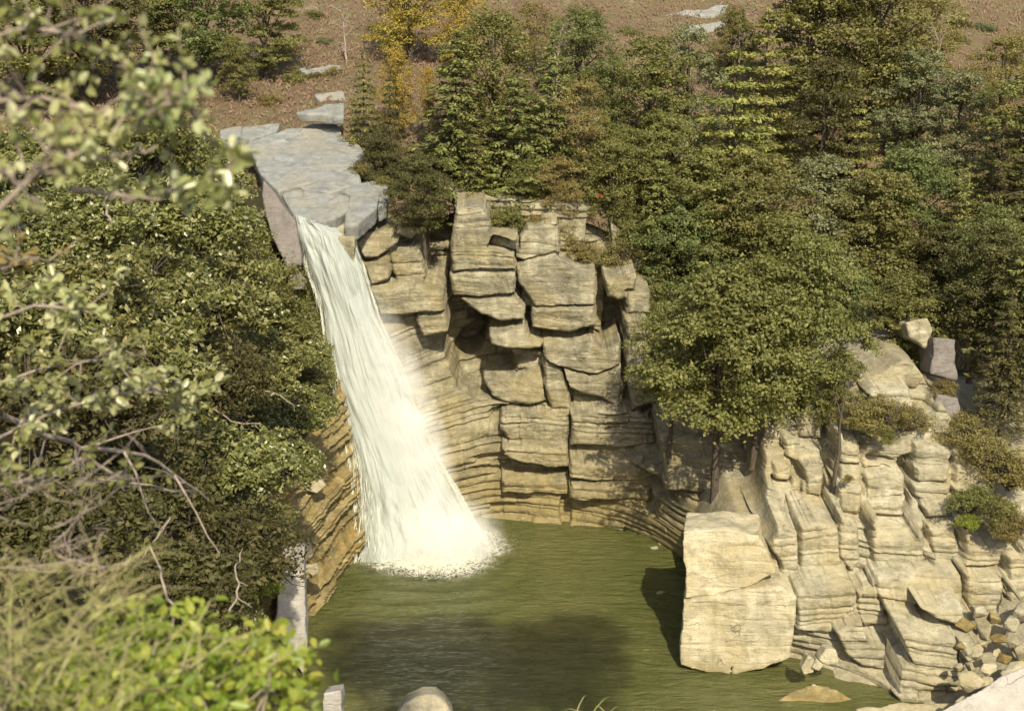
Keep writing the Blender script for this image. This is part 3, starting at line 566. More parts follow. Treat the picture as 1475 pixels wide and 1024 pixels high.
rk([(380, 262), (398, 282), (414, 306), (424, 318), (430, 350), (433, 378), (414, 384), (398, 352), (384, 312), (378, 284)], 65.3, 'flat mauve grey rock face left of the white water', mat='mauve', name='rock_outcrop', cat='rock outcrop', group=None, thick=2.0, nrm=(.25, -1, .35), disp=.02)
rk([(298, 318), (312, 312), (330, 345), (334, 372), (318, 376), (306, 345)], 60.5, 'strip of mauve grey rock showing between the shrubs', mat='mauve', name='rock_outcrop', cat='rock outcrop', group=None, thick=1.5, nrm=(.25, -1, .35), disp=.02)
rk([(410, 396), (432, 392), (440, 404), (436, 416), (420, 418)], 64.6, 'round pinkish boulder on the mossy bank beside the fall', mat='mauve', name='boulder', cat='boulder', group=None, thick=.8, disp=.03)
# left bank stones
GL = 'white stones on the ochre bank'
rk([(436, 696), (462, 692), (468, 700), (456, 710), (442, 706)], 58.3, 'flat white stone beside a black crack in the ochre face', mat='pale', name='stone', cat='stone', group=GL, thick=.6, vox=.04, disp=.02)
rk([(398, 700), (410, 696), (416, 706), (406, 714)], 57.5, 'small white stone at the edge of the bushes', mat='pale', name='stone', cat='stone', group=GL, thick=.4, vox=.04, disp=.02)
rk([(396, 714), (414, 718), (412, 736), (400, 730)], 57.0, 'grey white stone under the smallest white one', mat='pale', name='stone', cat='stone', group=GL, thick=.4, vox=.04, disp=.02)
rk([(424, 786), (444, 782), (450, 800), (436, 812), (424, 800)], 54.8, 'upper white stone above the grey wall top', mat='pale', name='stone', cat='stone', group=GL, thick=.5, vox=.04, disp=.02)
rk([(434, 816), (456, 812), (460, 824), (442, 834)], 54.4, 'lower white stone touching the grey wall top', mat='pale', name='stone', cat='stone', group=GL, thick=.5, vox=.04, disp=.02)
# concrete retaining wall at the left shore, and its end by the frame
rk([(404, 838), (437, 824), (439, 900), (440, 978), (424, 950), (398, 910)], 50.5, 'weathered pale grey wall at the left shore of the pool', mat='concrete', name='retaining_wall', cat='wall', group=None, thick=3.0, disp=.02, ext=(-.12, 1, 0), vox=.06, nrm=(.3, -1, .1))
rk([(466, 1000), (490, 996), (494, 1060), (462, 1060)], 44.5, 'end of a pale grey wall cut by the bottom edge', mat='concrete', name='retaining_wall', cat='wall', group=None, thick=1.2, disp=.01, vox=.05)
rk([(570, 1030), (582, 1014), (604, 1003), (624, 1002), (638, 1012), (650, 1030), (640, 1060), (570, 1060)], 44.0, 'pale mossy boulder rising from the bottom edge', mat='pale', name='boulder', cat='boulder', group=None, thick=1.6, vox=.05, nrm=(0, -1, .6))
# stones in the water at the right
GS = 'stones at the foot of the pale terrace'
rk([(1180, 950), (1190, 934), (1204, 936), (1208, 954), (1192, 958)], 49.2, 'squarish pale stone under the pale square block', mat='pale', name='stone', cat='stone', group=GS, thick=.8, vox=.05, disp=.03)
rk([(1154, 962), (1164, 944), (1174, 950), (1172, 968), (1158, 972)], 48.9, 'thin leaning pale stone at the waterline', mat='pale', name='stone', cat='stone', group=GS, thick=.6, vox=.05, disp=.03)
rk([(1176, 948), (1186, 958), (1180, 966), (1170, 962)], 48.8, 'least of three pale stones, lying between the other two', mat='pale', name='stone', cat='stone', group=GS, thick=.4, vox=.04, disp=.02)
rk([(1112, 1012), (1142, 995), (1172, 986), (1206, 994), (1236, 1012), (1200, 1026), (1140, 1026)], 0, 'olive rock just awash with a bright white peak', mat='ochre', name='boulder', cat='boulder', group=None, base=Pz(1172, 1005, .05), nrm=(0, -.5, 1), ext=(0, .2, -1), thick=1.0, disp=.05)
rk([(1160, 995), (1172, 984), (1188, 994), (1176, 1000)], 0, 'bright white tip of stone breaking the surface', mat='concrete', name='stone', cat='stone', group=None, base=Pz(1172, 992, .22), nrm=(0, -.7, 1), ext=(0, .2, -1), thick=.5, disp=.02, vox=.04)
rk([(1236, 1020), (1300, 1010), (1380, 1014), (1400, 1060), (1236, 1060)], 0, 'flat pale rim of rock along the bottom edge', mat='pale', name='rock_slab', cat='rock slab', group=None, base=Pz(1300, 1014, .5), nrm=(0, -.25, 1), ext=(0, .1, -1), thick=1.5, disp=.05)

# rubble at the bottom right -------------------------------------------------
def rubble_mesh(seed, mat):
    r = np.random.default_rng(seed); bm = bmesh.new()
    pts = r.normal(0, 1, (14, 3)); pts /= np.linalg.norm(pts, axis=1)[:, None]; pts *= r.uniform(.75, 1.1, (14, 1)); pts *= np.array([1, .75, .6])
    for p in pts: bm.verts.new(p)
    bmesh.ops.convex_hull(bm, input=bm.verts[:]); bmesh.ops.delete(bm, geom=[v for v in bm.verts if not v.link_faces], context='VERTS')
    bmesh.ops.triangulate(bm, faces=bm.faces[:]); bmesh.ops.recalc_face_normals(bm, faces=bm.faces[:])
    o = weather('boulder', bm, .09, .06, M[mat], seed, 0, 1); me = o.data; bpy.data.objects.remove(o); return me
rub = [rubble_mesh(300 + k, ['pale', 'pale', 'block', 'ochre', 'pale', 'block'][k]) for k in range(6)]
rspec = [(1404, 940, .5, 0), (1424, 962, .42, 1), (1446, 948, .45, 3), (1392, 900, .5, 3), (1416, 912, .55, 2), (1440, 920, .5, 3), (1462, 924, .6, 2), (1400, 985, .7, 4), (1424, 1000, .6, 0), (1452, 975, .4, 1),
         (1466, 965, .55, 4), (1398, 962, .35, 5), (1412, 930, .3, 1), (1436, 940, .3, 4), (1384, 930, .35, 3), (1420, 980, .35, 1), (1442, 992, .4, 2), (1394, 1016, .55, 1), (1470, 940, .5, 5), (1380, 960, .3, 0), (1456, 900, .55, 5), (1430, 890, .5, 3), (1472, 880, .7, 2), (1408, 882, .45, 5)]
rl = ['angular pale stone beside the tall pinkish slab', 'pale wedge among brown stones', 'rusty stone in the middle of the rubble', 'rusty stone at the top left of the rubble', 'tan stone next to the topmost rusty one', 'rusty stone below the squarish brown rock', 'broad tan stone near the right edge',
      'biggest pale stone at the foot of the slab', 'pale stone just left of the dark log', 'pale slabby stone resting behind the log', 'large white stone by the right edge above the log', 'small tan stone tucked against the slab', 'smallest pale stone in the upper rubble', 'little white stone beside a rusty one', 'rusty stone leaning on the slab',
      'small pale stone between the two biggest pale ones', 'tan stone partly under the log', 'pale stone at the bottom edge beside the slab', 'dull stone at the right edge of the rubble', 'small pale chip wedged at the slab corner', 'dull brown stone right under the squarish brown rock', 'rusty stone in the shadow above the rubble', 'big tan stone cut by the right edge', 'dull stone in the cleft right of the slab']
for k, (px, py, s_, v) in enumerate(rspec):
    yy = float(np.interp(py, [880, 1020], [50.2, 45.6])); p = P(px, py, yy); o = ob('boulder', rub[v]); o.location = p
    o.scale = [s_ * q for q in rng.uniform(.85, 1.25, 3)]; o.rotation_euler = rng.uniform(-.6, .6, 3) + np.array([0, 0, k * 1.3])
    tag(o, rl[k], 'boulder', 'rubble at the bottom right corner')
rk([(1342, 1032), (1400, 1000), (1440, 976), (1500, 950), (1500, 1060), (1330, 1060)], 44.0, 'sloping grey slab cutting off the bottom right corner', mat='concrete', name='rock_slab', cat='rock slab', group=None, thick=1.5, nrm=(0, -1, .9), ext=(0, .5, -1), disp=.04)
# far outcrops on the heath
GH = 'rock outcrops on the brown hillside'
for poly, lab in [([(952, 22), (1000, 14), (1046, 8), (1040, 20), (990, 28)], 'long pale outcrop highest on the brown hillside'), ([(960, 42), (1010, 34), (1044, 28), (1040, 42), (985, 50)], 'grey lower outcrop under the long pale one'),
                  ([(430, 98), (470, 94), (494, 98), (490, 106), (440, 106)], 'dark edged ledge in the brown grass above the river'), ([(452, 134), (494, 130), (496, 142), (460, 146)], 'pale ledge just above the topmost river slab'),
                  ([(1440, 118), (1456, 112), (1462, 140), (1446, 150)], 'pinkish rock at the right edge of the hillside')]:
    cx = sum(p[0] for p in poly) / len(poly); cy = sum(p[1] for p in poly) / len(poly); h = hit_hill(cx, cy + 8)
    rk(poly, 0, lab, mat='grey', name='rock_outcrop', cat='rock outcrop', group=GH, base=h + np.array([0, 0, .15]), nrm=(0, -.7, 1), ext=(0, .3, -1), thick=1.0, vox=.1, disp=.12)
# ------------------------------------------------------------------ pool
m, t, b = nt('pool_water'); v, g = wpos(t, scale=(1, 1, 1))
for n_ in list(t.nodes):
    if n_.type == 'BSDF_PRINCIPLED': t.nodes.remove(n_)
vr, _ = wpos(t, scale=(.55, 2.0, 1), rot=(0, 0, .25))
h1 = noise(t, vr, 1.6, 5, .6, .8); h2 = noise(t, v, 5, 4, .6)
bp = N(t, 'ShaderNodeBump', Strength=.9, Distance=.22); t.links.new(mth(t, 'ADD', h1, mth(t, 'MULTIPLY', h2, .25)), bp.inputs['Height'])
df = t.nodes.new('ShaderNodeBsdfDiffuse')
murk = ramp(t, noise(t, v, .25, 4, .6), [(.35, (.13, .147, .045)), (.65, (.185, .185, .068))])
t.links.new(murk, df.inputs[0]); t.links.new(bp.outputs[0], df.inputs['Normal'])
tp = t.nodes.new('ShaderNodeBsdfTransparent'); tp.inputs[0].default_value = (.62, .62, .34, 1)
mx = t.nodes.new('ShaderNodeMixShader'); mx.inputs[0].default_value = .40; t.links.new(df.outputs[0], mx.inputs[1]); t.links.new(tp.outputs[0], mx.inputs[2])
gl = t.nodes.new('ShaderNodeBsdfGlossy'); gl.inputs['Roughness'].default_value = .12; t.links.new(bp.outputs[0], gl.inputs['Normal'])
fr = t.nodes.new('ShaderNodeFresnel'); fr.inputs[0].default_value = 1.33; t.links.new(bp.outputs[0], fr.inputs['Normal'])
m2 = t.nodes.new('ShaderNodeMixShader'); t.links.new(fr.outputs[0], m2.inputs[0]); t.links.new(mx.outputs[0], m2.inputs[1]); t.links.new(gl.outputs[0], m2.inputs[2])
t.links.new(m2.outputs[0], t.nodes['Material Output'].inputs[0]); M['water'] = m
xs = np.arange(-12, 31, .09); ys = np.arange(26, 68.5, .09); X, Y = np.meshgrid(xs, ys)
q = Pz(625, 800, 0); R = np.hypot((X - q[0]), (Y - q[1]))
Zw = .075 * np.sin(R * 5 + 1.5 * fbm(xyz(X * .5, Y * .5), 3, 9)) * np.exp(-R / 4.5) + .05 * fbm(xyz(X * .9, Y * 2.2), 4, 70)
pl = mk('water', np.stack([X, Y, Zw], -1).reshape(-1, 3), grid_faces(len(xs), len(ys)), M['water']); tag(pl, 'still olive green pool', 'water', kind='structure')

# ------------------------------------------------------------------ waterfall
def white_mat(name, col, scl, thr, uvfade=True, trans=.4):
    m, t, b = nt(name); t.nodes.remove(b)
    uvn = t.nodes.new('ShaderNodeUVMap'); mp = t.nodes.new('ShaderNodeMapping'); mp.inputs['Scale'].default_value = scl; t.links.new(uvn.outputs[0], mp.inputs[0])
    nz = noise(t, mp.outputs[0], 1.0, 6, .72, .3); n2 = noise(t, mp.outputs[0], .35, 3, .6, .2)
    sx = t.nodes.new('ShaderNodeSeparateXYZ'); t.links.new(uvn.outputs[0], sx.inputs[0])
    u = mth(t, 'ABSOLUTE', mth(t, 'SUBTRACT', mth(t, 'MULTIPLY', sx.outputs[0], 2.0), 1.0))
    e = ramp(t, u, [(.0, 1.0), (.62, .92), (.86, .45), (1.0, 0.0)]) if uvfade else 1.0
    a = mth(t, 'ADD', mth(t, 'MULTIPLY', mth(t, 'ADD', nz, mth(t, 'MULTIPLY', n2, .9)), 1.0), e) if uvfade else nz
    al = ramp(t, mth(t, 'MULTIPLY', a, .5), [(thr, 0), (thr + .22, 1)])
    df = t.nodes.new('ShaderNodeBsdfDiffuse'); tl = t.nodes.new('ShaderNodeBsdfTranslucent')
    c = ramp(t, nz, [(.35, tuple(x * .88 for x in col)), (.6, col)]); t.links.new(c, df.inputs[0]); t.links.new(c, tl.inputs[0])
    m1 = t.nodes.new('ShaderNodeMixShader'); m1.inputs[0].default_value = trans; t.links.new(df.outputs[0], m1.inputs[1]); t.links.new(tl.outputs[0], m1.inputs[2])
    tp = t.nodes.new('ShaderNodeBsdfTransparent'); m2 = t.nodes.new('ShaderNodeMixShader')
    t.links.new(al, m2.inputs[0]); t.links.new(tp.outputs[0], m2.inputs[1]); t.links.new(m1.outputs[0], m2.inputs[2]); t.links.new(m2.outputs[0], t.nodes['Material Output'].inputs[0])
    return m
M['fall'] = white_mat('white_water', (.62, .67, .57), (26, 1.6, 1), .58)
M['veil'] = white_mat('white_veil', (.62, .66, .62), (44, 1.6, 1), .72)
m, t, b = nt('droplets'); b.inputs['Base Color'].default_value = (.60, .62, .53, 1); b.inputs['Roughness'].default_value = .5; b.inputs['Subsurface Weight'].default_value = 0; M['drop'] = m
FL = [(424, 306, 66.9), (426, 330, 66.3), (438, 372, 66.0), (462, 440, 65.5), (472, 520, 65.0), (488, 580, 64.3), (508, 650, 63.4), (518, 720, 62.6), (522, 780, 61.8), (520, 812, 61.2)]
FR = [(470, 318, 66.9), (504, 340, 66.3), (520, 385, 66.0), (540, 450, 65.7), (574, 530, 65.2), (598, 600, 64.7), (632, 670, 64.0), (664, 730, 63.4), (688, 775, 62.6), (700, 800, 61.8)]
def fall_fns():
    sL = np.array([P(*q) for q in FL]); sR = np.array([P(*q) for q in FR]); k = np.linspace(0, 1, len(FL))
    def cur(A, s):
        return np.stack([np.interp(s, k, A[:, c]) for c in range(3)], -1)
    return lambda u, s: cur(sL, s) * (1 - u)[..., None] + cur(sR, s) * u[..., None]
ff = fall_fns()
wf = empty('waterfall', P(620, 800, 61.3)); tag(wf, 'tall white waterfall pouring from the rock lip into the pool', 'waterfall')
def child(o): o.parent = wf; o.matrix_parent_inverse = Matrix.Translation(-Vector(wf.location)); return o
def sheet(name, mat, seed, off, u0, u1, amp, s0=0, s1=1):
    us = np.linspace(0, 1, 110); ss = np.linspace(s0, s1, 420); U, Sg = np.meshgrid(us, ss)
    Uw = u0 + (u1 - u0) * U + .05 * fbm(xyz(Sg * 6, U * 2.5, seed), 4, seed)
    Pp = ff(Uw, Sg); bulge = np.sin(np.clip(U, 0, 1) * math.pi) * .55
    d = off + bulge + amp * fbm(xyz(U * 7, Sg * 9, seed), 3, seed) + .15 * amp * fbm(xyz(U * 34, Sg * 12, seed), 3, seed + 2)
    Pp[..., 1] -= d; Pp[..., 2] += d * .1
    return child(mk(name, Pp.reshape(-1, 3), grid_faces(110, 420), mat, uv=np.stack([U, Sg * 6], -1).reshape(-1, 2)))
sheet('main_stream', M['fall'], 1, .05, .06, .88, .22)
sheet('outer_veil', M['veil'], 2, .45, -.02, 1.06, .30)
sheet('side_veil', M['veil'], 7, .30, -.06, 1.20, .45)
sheet('inner_stream', M['fall'], 3, -.12, .0, .98, .15)
# flying strands and drops
def ribbons(n, seed):
    r = np.random.default_rng(seed); s = r.beta(1.5, 1.2, n); u = np.clip(r.normal(.5, .33, n), -.03, 1.06); u = np.where((u < 0.0) & (s > .55) | (u > -0.02), u, .02)
    Lg = r.uniform(.012, .05, n); wd = r.uniform(.003, .009, n) * (.6 + .9 * s); dd = r.uniform(-.1, .9, n); du = (u - .5) * r.uniform(.0, .10, n) * .6
    out = []
    for k, tt in enumerate((0, .5, 1)):
        p = ff(u + du * tt, np.clip(s + Lg * (tt - .5), 0, 1)); p[:, 1] -= dd * (.4 + .6 * s) + .1 * tt; p[:, 0] += 0
        ww = wd * (.25 if k != 1 else 1); a = p.copy(); a[:, 0] -= ww; c = p.copy(); c[:, 0] += ww; out += [a, c]
    V = np.stack(out, 1).reshape(-1, 3); i = np.arange(n)[:, None] * 6
    Fc = np.concatenate([i + np.array([[0, 1, 3, 2]]), i + np.array([[2, 3, 5, 4]])]); return V, Fc
V, Fc = ribbons(9000, 5); child(mk('flying_strands', V, Fc, M['drop'], smooth=False))
def drops(P_, sz, r):
    n = len(P_); tet = np.array([[1, 1, 1], [1, -1, -1], [-1, 1, -1], [-1, -1, 1]]) * .6; d = tet[None] * sz[:, None, None] * r.uniform(.6, 1.3, (n, 4, 1))
    V = (P_[:, None] + d).reshape(-1, 3); i = np.arange(n)[:, None] * 4
    return V, np.concatenate([i + np.array([[0, 1, 2]]), i + np.array([[0, 3, 1]]), i + np.array([[0, 2, 3]]), i + np.array([[1, 3, 2]])])
r = np.random.default_rng(9); n = 42000; q0 = Pz(618, 792, 0)
th = r.uniform(0, 2 * math.pi, n); rr_ = np.sqrt(r.uniform(0, 1, n)) * 1.0
pp = np.stack([q0[0] + np.cos(th) * rr_ * 2.6, q0[1] + .5 + np.sin(th) * rr_ * 2.4, (r.exponential(.38, n)) * (1.35 - rr_)], -1)
V, Fc = drops(pp, r.uniform(.007, .020, n), r); child(mk('splash_drops', V, Fc, M['drop'], smooth=False))
n = 16000; s_ = r.beta(2.2, 1.0, n); sg = np.where(r.random(n) < .68, 1, 0); u_ = np.where(sg == 1, .93 + r.exponential(.09, n) * (.3 + s_), .05 - r.exponential(.03, n)); pp = ff(u_, s_); pp[:, 1] -= r.uniform(-.3, .8, n)
V, Fc = drops(pp, r.uniform(.005, .013, n), r); child(mk('edge_drops', V, Fc, M['drop'], smooth=False))
# churned foam where it lands
us = np.linspace(0, 1, 200); rs = np.linspace(0.02, 1.5, 140); TH, RR = np.meshgrid(us * 2 * math.pi, rs)
rx, ry = 3.05, 2.55; ed = 1 + .16 * fbm(xyz(np.cos(TH) * 2.0, np.sin(TH) * 2.0, 0), 4, 80)
Xf = q0[0] + np.cos(TH) * RR * rx * ed; Yf = q0[1] + .1 + np.sin(TH) * RR * ry * ed
Zf = .06 + np.clip(1 - RR, 0, 1) ** 1.2 * (.6 + .45 * fbm(xyz(Xf * 1.6, Yf * 1.6, 0), 4, 81)) + .10 * sst(1.2, .9, RR) * np.abs(fbm(xyz(Xf * 5, Yf * 5, 0), 3, 82))
m, t, b = nt('foam'); t.nodes.remove(b); v, g = wpos(t)
uvn = t.nodes.new('ShaderNodeUVMap'); sx = t.nodes.new('ShaderNodeSeparateXYZ'); t.links.new(uvn.outputs[0], sx.inputs[0])
vo = N(t, 'ShaderNodeTexVoronoi', Scale=5.2); vo.feature = 'DISTANCE_TO_EDGE'; wa = t.nodes.new('ShaderNodeVectorMath'); wa.operation = 'ADD'; wn_ = N(t, 'ShaderNodeTexNoise', Scale=2.6, Detail=4); t.links.new(v, wn_.inputs['Vector']); t.links.new(v, wa.inputs[0]); t.links.new(wn_.outputs['Color'], wa.inputs[1]); t.links.new(wa.outputs[0], vo.inputs['Vector'])
lace = mth(t, 'SUBTRACT', 1.0, mth(t, 'MULTIPLY', vo.outputs['Distance'], 3.0))
e = mth(t, 'ADD', ramp(t, sx.outputs[1], [(.0, 1), (.50, .92), (.62, .66), (.78, .44), (1, .0)]), mth(t, 'MULTIPLY', mth(t, 'SUBTRACT', mth(t, 'MULTIPLY', mth(t, 'ADD', lace, noise(t, v, 2.2, 5, .7)), .5), .5), 1.3))
al = ramp(t, e, [(.42, 0), (.74, 1)])
df = t.nodes.new('ShaderNodeBsdfDiffuse'); df.inputs[0].default_value = (.62, .61, .50, 1)
bp = N(t, 'ShaderNodeBump', Strength=.8, Distance=.12); t.links.new(noise(t, v, 5, 5, .75), bp.inputs['Height']); t.links.new(bp.outputs[0], df.inputs['Normal'])
tp = t.nodes.new('ShaderNodeBsdfTransparent'); m2 = t.nodes.new('ShaderNodeMixShader'); t.links.new(al, m2.inputs[0]); t.links.new(tp.outputs[0], m2.inputs[1]); t.links.new(df.outputs[0], m2.inputs[2]); t.links.new(m2.outputs[0], t.nodes['Material Output'].inputs[0])
child(mk('foam', np.stack([Xf, Yf, Zf], -1).reshape(-1, 3), grid_faces(200, 140), m, uv=np.stack([TH / 6.2832, RR / 1.5], -1).reshape(-1, 2)))
# spray cloud at the foot and along the right flank
m, t, b = nt('spray'); t.nodes.remove(b); pv = t.nodes.new('ShaderNodeVolumePrincipled'); pv.inputs['Color'].default_value = (.97, .97, .95, 1); pv.inputs['Anisotropy'].default_value = -.35
tc = t.nodes.new('ShaderNodeTexCoord'); vl = t.nodes.new('ShaderNodeVectorMath'); vl.operation = 'LENGTH'; t.links.new(tc.outputs['Object'], vl.inputs[0])
v, g = wpos(t); dn = mth(t, 'MULTIPLY', ramp(t, vl.outputs['Value'], [(.1, 1), (.55, .45), (.98, 0)]), ramp(t, noise(t, v, .7, 4, .65, .4), [(.36, .15), (.62, 1)]))
t.links.new(mth(t, 'MULTIPLY', dn, 1.1), pv.inputs['Density']); t.links.new(pv.outputs[0], t.nodes['Material Output'].inputs['Volume']); M['spray'] = m
m.cycles.volume_step_rate = 1.0
def puff(px, py, y, sx_, sy_, sz_, rot=0):
    bm = bmesh.new(); bmesh.ops.create_icosphere(bm, subdivisions=3, radius=1); me = bpy.data.meshes.new('spray'); bm.to_mesh(me); bm.free(); me.materials.append(M['spray'])
    o = ob('spray', me); o.location = P(px, py, y); o.scale = (sx_, sy_, sz_); o.rotation_euler = (0, rot, 0); tag(o, kind='stuff'); o['label'] = 'white spray boiling up where the fall lands'; o['category'] = 'spray'; return o
puff(636, 770, 61.7, 3.3, 2.4, 2.1)
pf = puff(590, 610, 63.4, 1.9, 1.4, 7.2); pf.rotation_euler = Vector((4.2, -4.0, -12.5)).to_track_quat('Z', 'Y').to_euler(); pf['label'] = 'thin spray hanging along the right flank of the falling water'
# thin water over the slabs at the brink and the little stream along their left edge
# ------------------------------------------------------------------ foliage builders
def leaf_quads(c, nrm, size, aspect, r, axis=None, fold=False):
    """kite shaped leaves: centres c, leaf normals nrm, lengths size"""
    n = len(c); nrm = nrm / (np.linalg.norm(nrm, axis=1)[:, None] + 1e-9)
    if axis is None: axis = r.normal(0, 1, (n, 3))
    a = axis - (axis * nrm).sum(1)[:, None] * nrm; a /= np.linalg.norm(a, axis=1)[:, None] + 1e-9; b = np.cross(nrm, a)
    s = size[:, None]; wv = s * aspect
    if not fold:
        V = np.stack([c - a * s * .5, c + b * wv * .5 - a * s * .05, c + a * s * .5, c - b * wv * .5 - a * s * .05], 1).reshape(-1, 3)
        return V, np.arange(n * 4).reshape(n, 4)
    up = nrm * s * .10
    V = np.stack([c - a * s * .5, c + b * wv * .42 - a * s * .2 + up, c + b * wv * .40 + a * s * .2 + up, c + a * s * .5 - up, c - b * wv * .40 + a * s * .2 + up, c - b * wv * .42 - a * s * .2 + up], 1).reshape(-1, 3)
    i = np.arange(n)[:, None] * 6
    return V, np.concatenate([i + np.array([[0, 1, 2, 3]]), i + np.array([[0, 3, 4, 5]])])
def dirs(n, r):
    d = r.normal(0, 1, (n, 3)); return d / np.linalg.norm(d, axis=1)[:, None]
def broad_meshes(seed, H=7.0, R=2.3, lobes=22, n=11000, leaf=.15, base=.22, mat='lf_olive', flat=.6, narrow=1.0, aspect=.62):
    r = np.random.default_rng(seed); L = []
    for k in range(lobes):
        f = (k + .5) / lobes; z = H * (base + (1 - base) * f); rad_ = R * narrow * (math.sin(math.pi * min(1, .18 + .80 * f)) ** .7)
        a = k * 2.4 + r.uniform(-.5, .5); q = rad_ * r.uniform(.25, .88) if f < .9 else rad_ * .2
        L.append((q * math.cos(a), q * math.sin(a), z + r.uniform(-.3, .3) - .35, R * r.uniform(.30, .50)))
    L = np.array(L); k = r.integers(0, lobes, n); d = dirs(n, r); d[:, 2] = np.where(d[:, 2] < -.25, -d[:, 2] * .6, d[:, 2])
    tw = dirs(lobes * 34, r).reshape(lobes, 34, 3); tw[..., 2] = np.where(tw[..., 2] < -.2, -tw[..., 2] * .5, tw[..., 2]); d = tw[k, r.integers(0, 34, n)] + r.normal(0, .13, (n, 3)); d /= np.linalg.norm(d, axis=1)[:, None]
    rr = L[k, 3] * (.45 + .75 * r.power(1.5, n)) * (1 + .30 * fbm(d * 2.6 + k[:, None] * 5.1, 2, seed))
    c = L[k, :3] + d * rr[:, None] * np.array([1, 1, flat])
    keep = vn(c * 1.9, seed + 3) > .30; c, d = c[keep], d[keep]; m = len(c)
    nn = d * .5 + np.array([0, 0, .6]) + r.normal(0, .55, (m, 3))
    V, Fc = leaf_quads(c, nn, leaf * r.uniform(.6, 1.35, m), aspect, r)
    crown = mk('crown', V, Fc, M[mat], smooth=False, link=False)
    paths = [(bend((0, 0, -1.0), (r.uniform(-.3, .3), r.uniform(-.3, .3), H * .82), 8, .05, 0, seed), np.linspace(.15, .035, 8) * H / 7)]
    for q in L[::2]:
        s_ = (0, 0, q[2] * .55); paths.append((bend(s_, q[:3], 5, .08, -.05, seed + int(q[2] * 100)), np.linspace(.06, .015, 5) * H / 7))
    V, Fc = tube_arrays(paths, 6); return {'trunk': mk('trunk', V, Fc, M['bark'], link=False), 'crown': crown}
def fir_meshes(seed, H=8.0, R=2.0, tiers=17, mat='lf_fir', droop=.22, per=8, spr=46, size=.20):
    r = np.random.default_rng(seed); cs, ns, ax, sz, paths = [], [], [], [], []
    for k in range(tiers):
        f = k / (tiers - 1); z = H * (.14 + .84 * f); Lb = R * ((1 - f) ** .75 + .06) * r.uniform(.8, 1.15)
        nb = max(4, int(per * (1 - .4 * f)))
        for j in range(nb):
            a = (j + r.uniform(-.3, .3)) / nb * 6.283 + k * 1.1; l = Lb * r.uniform(.65, 1.2); u = np.array([math.cos(a), math.sin(a), 0]); v = np.array([-u[1], u[0], 0])
            t_ = np.linspace(0, 1, 6); pth = u[None] * (l * t_)[:, None] + np.array([0, 0, 1.]) * (z + l * (-droop * t_ ** 1.3 + .10 * t_ ** 3))[:, None]
            paths.append((pth, np.linspace(.03, .008, 6)))
            m = int(spr * (.3 + l / R)); tt = r.uniform(.12, 1.0, m) ** .8; sd_ = r.uniform(-1, 1, m) * (.40 * l) * (1.08 - tt) ** .6 * .9
            p = u[None] * (l * tt)[:, None] + v[None] * sd_[:, None]; p[:, 2] = z + l * (-droop * tt ** 1.3 + .10 * tt ** 3) - np.abs(sd_) * .22 + r.normal(0, .05, m)
            cs.append(p); ns.append(np.array([0, 0, 1.]) + r.normal(0, .38, (m, 3)) + u[None] * .25); ax.append(u[None] * .8 + v[None] * np.sign(sd_)[:, None] * .7 + np.array([0, 0, -.25]) + r.normal(0, .2, (m, 3))); sz.append(size * r.uniform(.7, 1.5, m))
    c, nn, ax, sz = np.concatenate(cs), np.concatenate(ns), np.concatenate(ax), np.concatenate(sz)
    V, Fc = leaf_quads(c, nn, sz, .42, r, ax); crown = mk('crown', V, Fc, M[mat], smooth=False, link=False)
    paths.append((bend((0, 0, -1.2), (0, 0, H * .97), 8, .015, 0, seed), np.linspace(.14, .02, 8)))
    V, Fc = tube_arrays(paths, 5); return {'trunk': mk('trunk', V, Fc, M['bark'], link=False), 'crown': crown}
def shrub_meshes(seed, R=1.5, n=9000, leaf=.09, mat='lf_shrub', lobes=14, flat=.75, stems=True, aspect=.5, twig='bark'):
    r = np.random.default_rng(seed); d0 = dirs(lobes, r); d0[:, 2] = np.abs(d0[:, 2]) * .9 + .05
    L = d0 * R * r.uniform(.35, .75, (lobes, 1)); Lr = R * r.uniform(.25, .48, lobes); k = r.integers(0, lobes, n); tw = dirs(lobes * 22, r).reshape(lobes, 22, 3); d = tw[k, r.integers(0, 22, n)] + r.normal(0, .17, (n, 3)); d /= np.linalg.norm(d, axis=1)[:, None]
    c = L[k] + d * (Lr[k] * (.35 + .85 * r.power(1.3, n)) * (1 + .4 * fbm(d * 2.5 + k[:, None] * 3.7, 2, seed)))[:, None] * np.array([1, 1, flat])
    keep = (vn(c * 2.6 / R * 1.5, seed + 3) > .35) & (c[:, 2] > -.25 * R); c, d = c[keep], d[keep]; m = len(c)
    V, Fc = leaf_quads(c, d * .45 + np.array([0, -.1, .5]) + r.normal(0, .7, (m, 3)), leaf * r.uniform(.6, 1.4, m), aspect, r)
    out = {'foliage': mk('foliage', V, Fc, M[mat], smooth=False, link=False)}
    paths = []
    for q, qr in zip(L, Lr):
        p = bend((q[0] * .1, q[1] * .1, -.35 * R), q * 1.1, 5, .1, -.05, seed + int(abs(q[0]) * 99)); paths.append((p, np.linspace(.035, .010, 5) * R))
        for _ in range(3):
            e_ = q + dirs(1, r)[0] * qr * 1.15; paths.append((bend(p[3], e_, 4, .1, 0, int(r.integers(1e6))), np.linspace(.012, .004, 4) * R))
    V, Fc = tube_arrays(paths, 5); out['stems'] = mk('stems', V, Fc, M[twig], link=False); return out
def plant(name, meshes, loc, sc, rz, label, cat, group=None, tilt=(0, 0)):
    root = empty(name, loc, rz); root.rotation_euler = (tilt[0], tilt[1], rz); root.scale = sc if hasattr(sc, '__len__') else (sc, sc, sc)
    for k, me in meshes.items(): ob(k, me, root)
    return tag(root, label, cat, group)

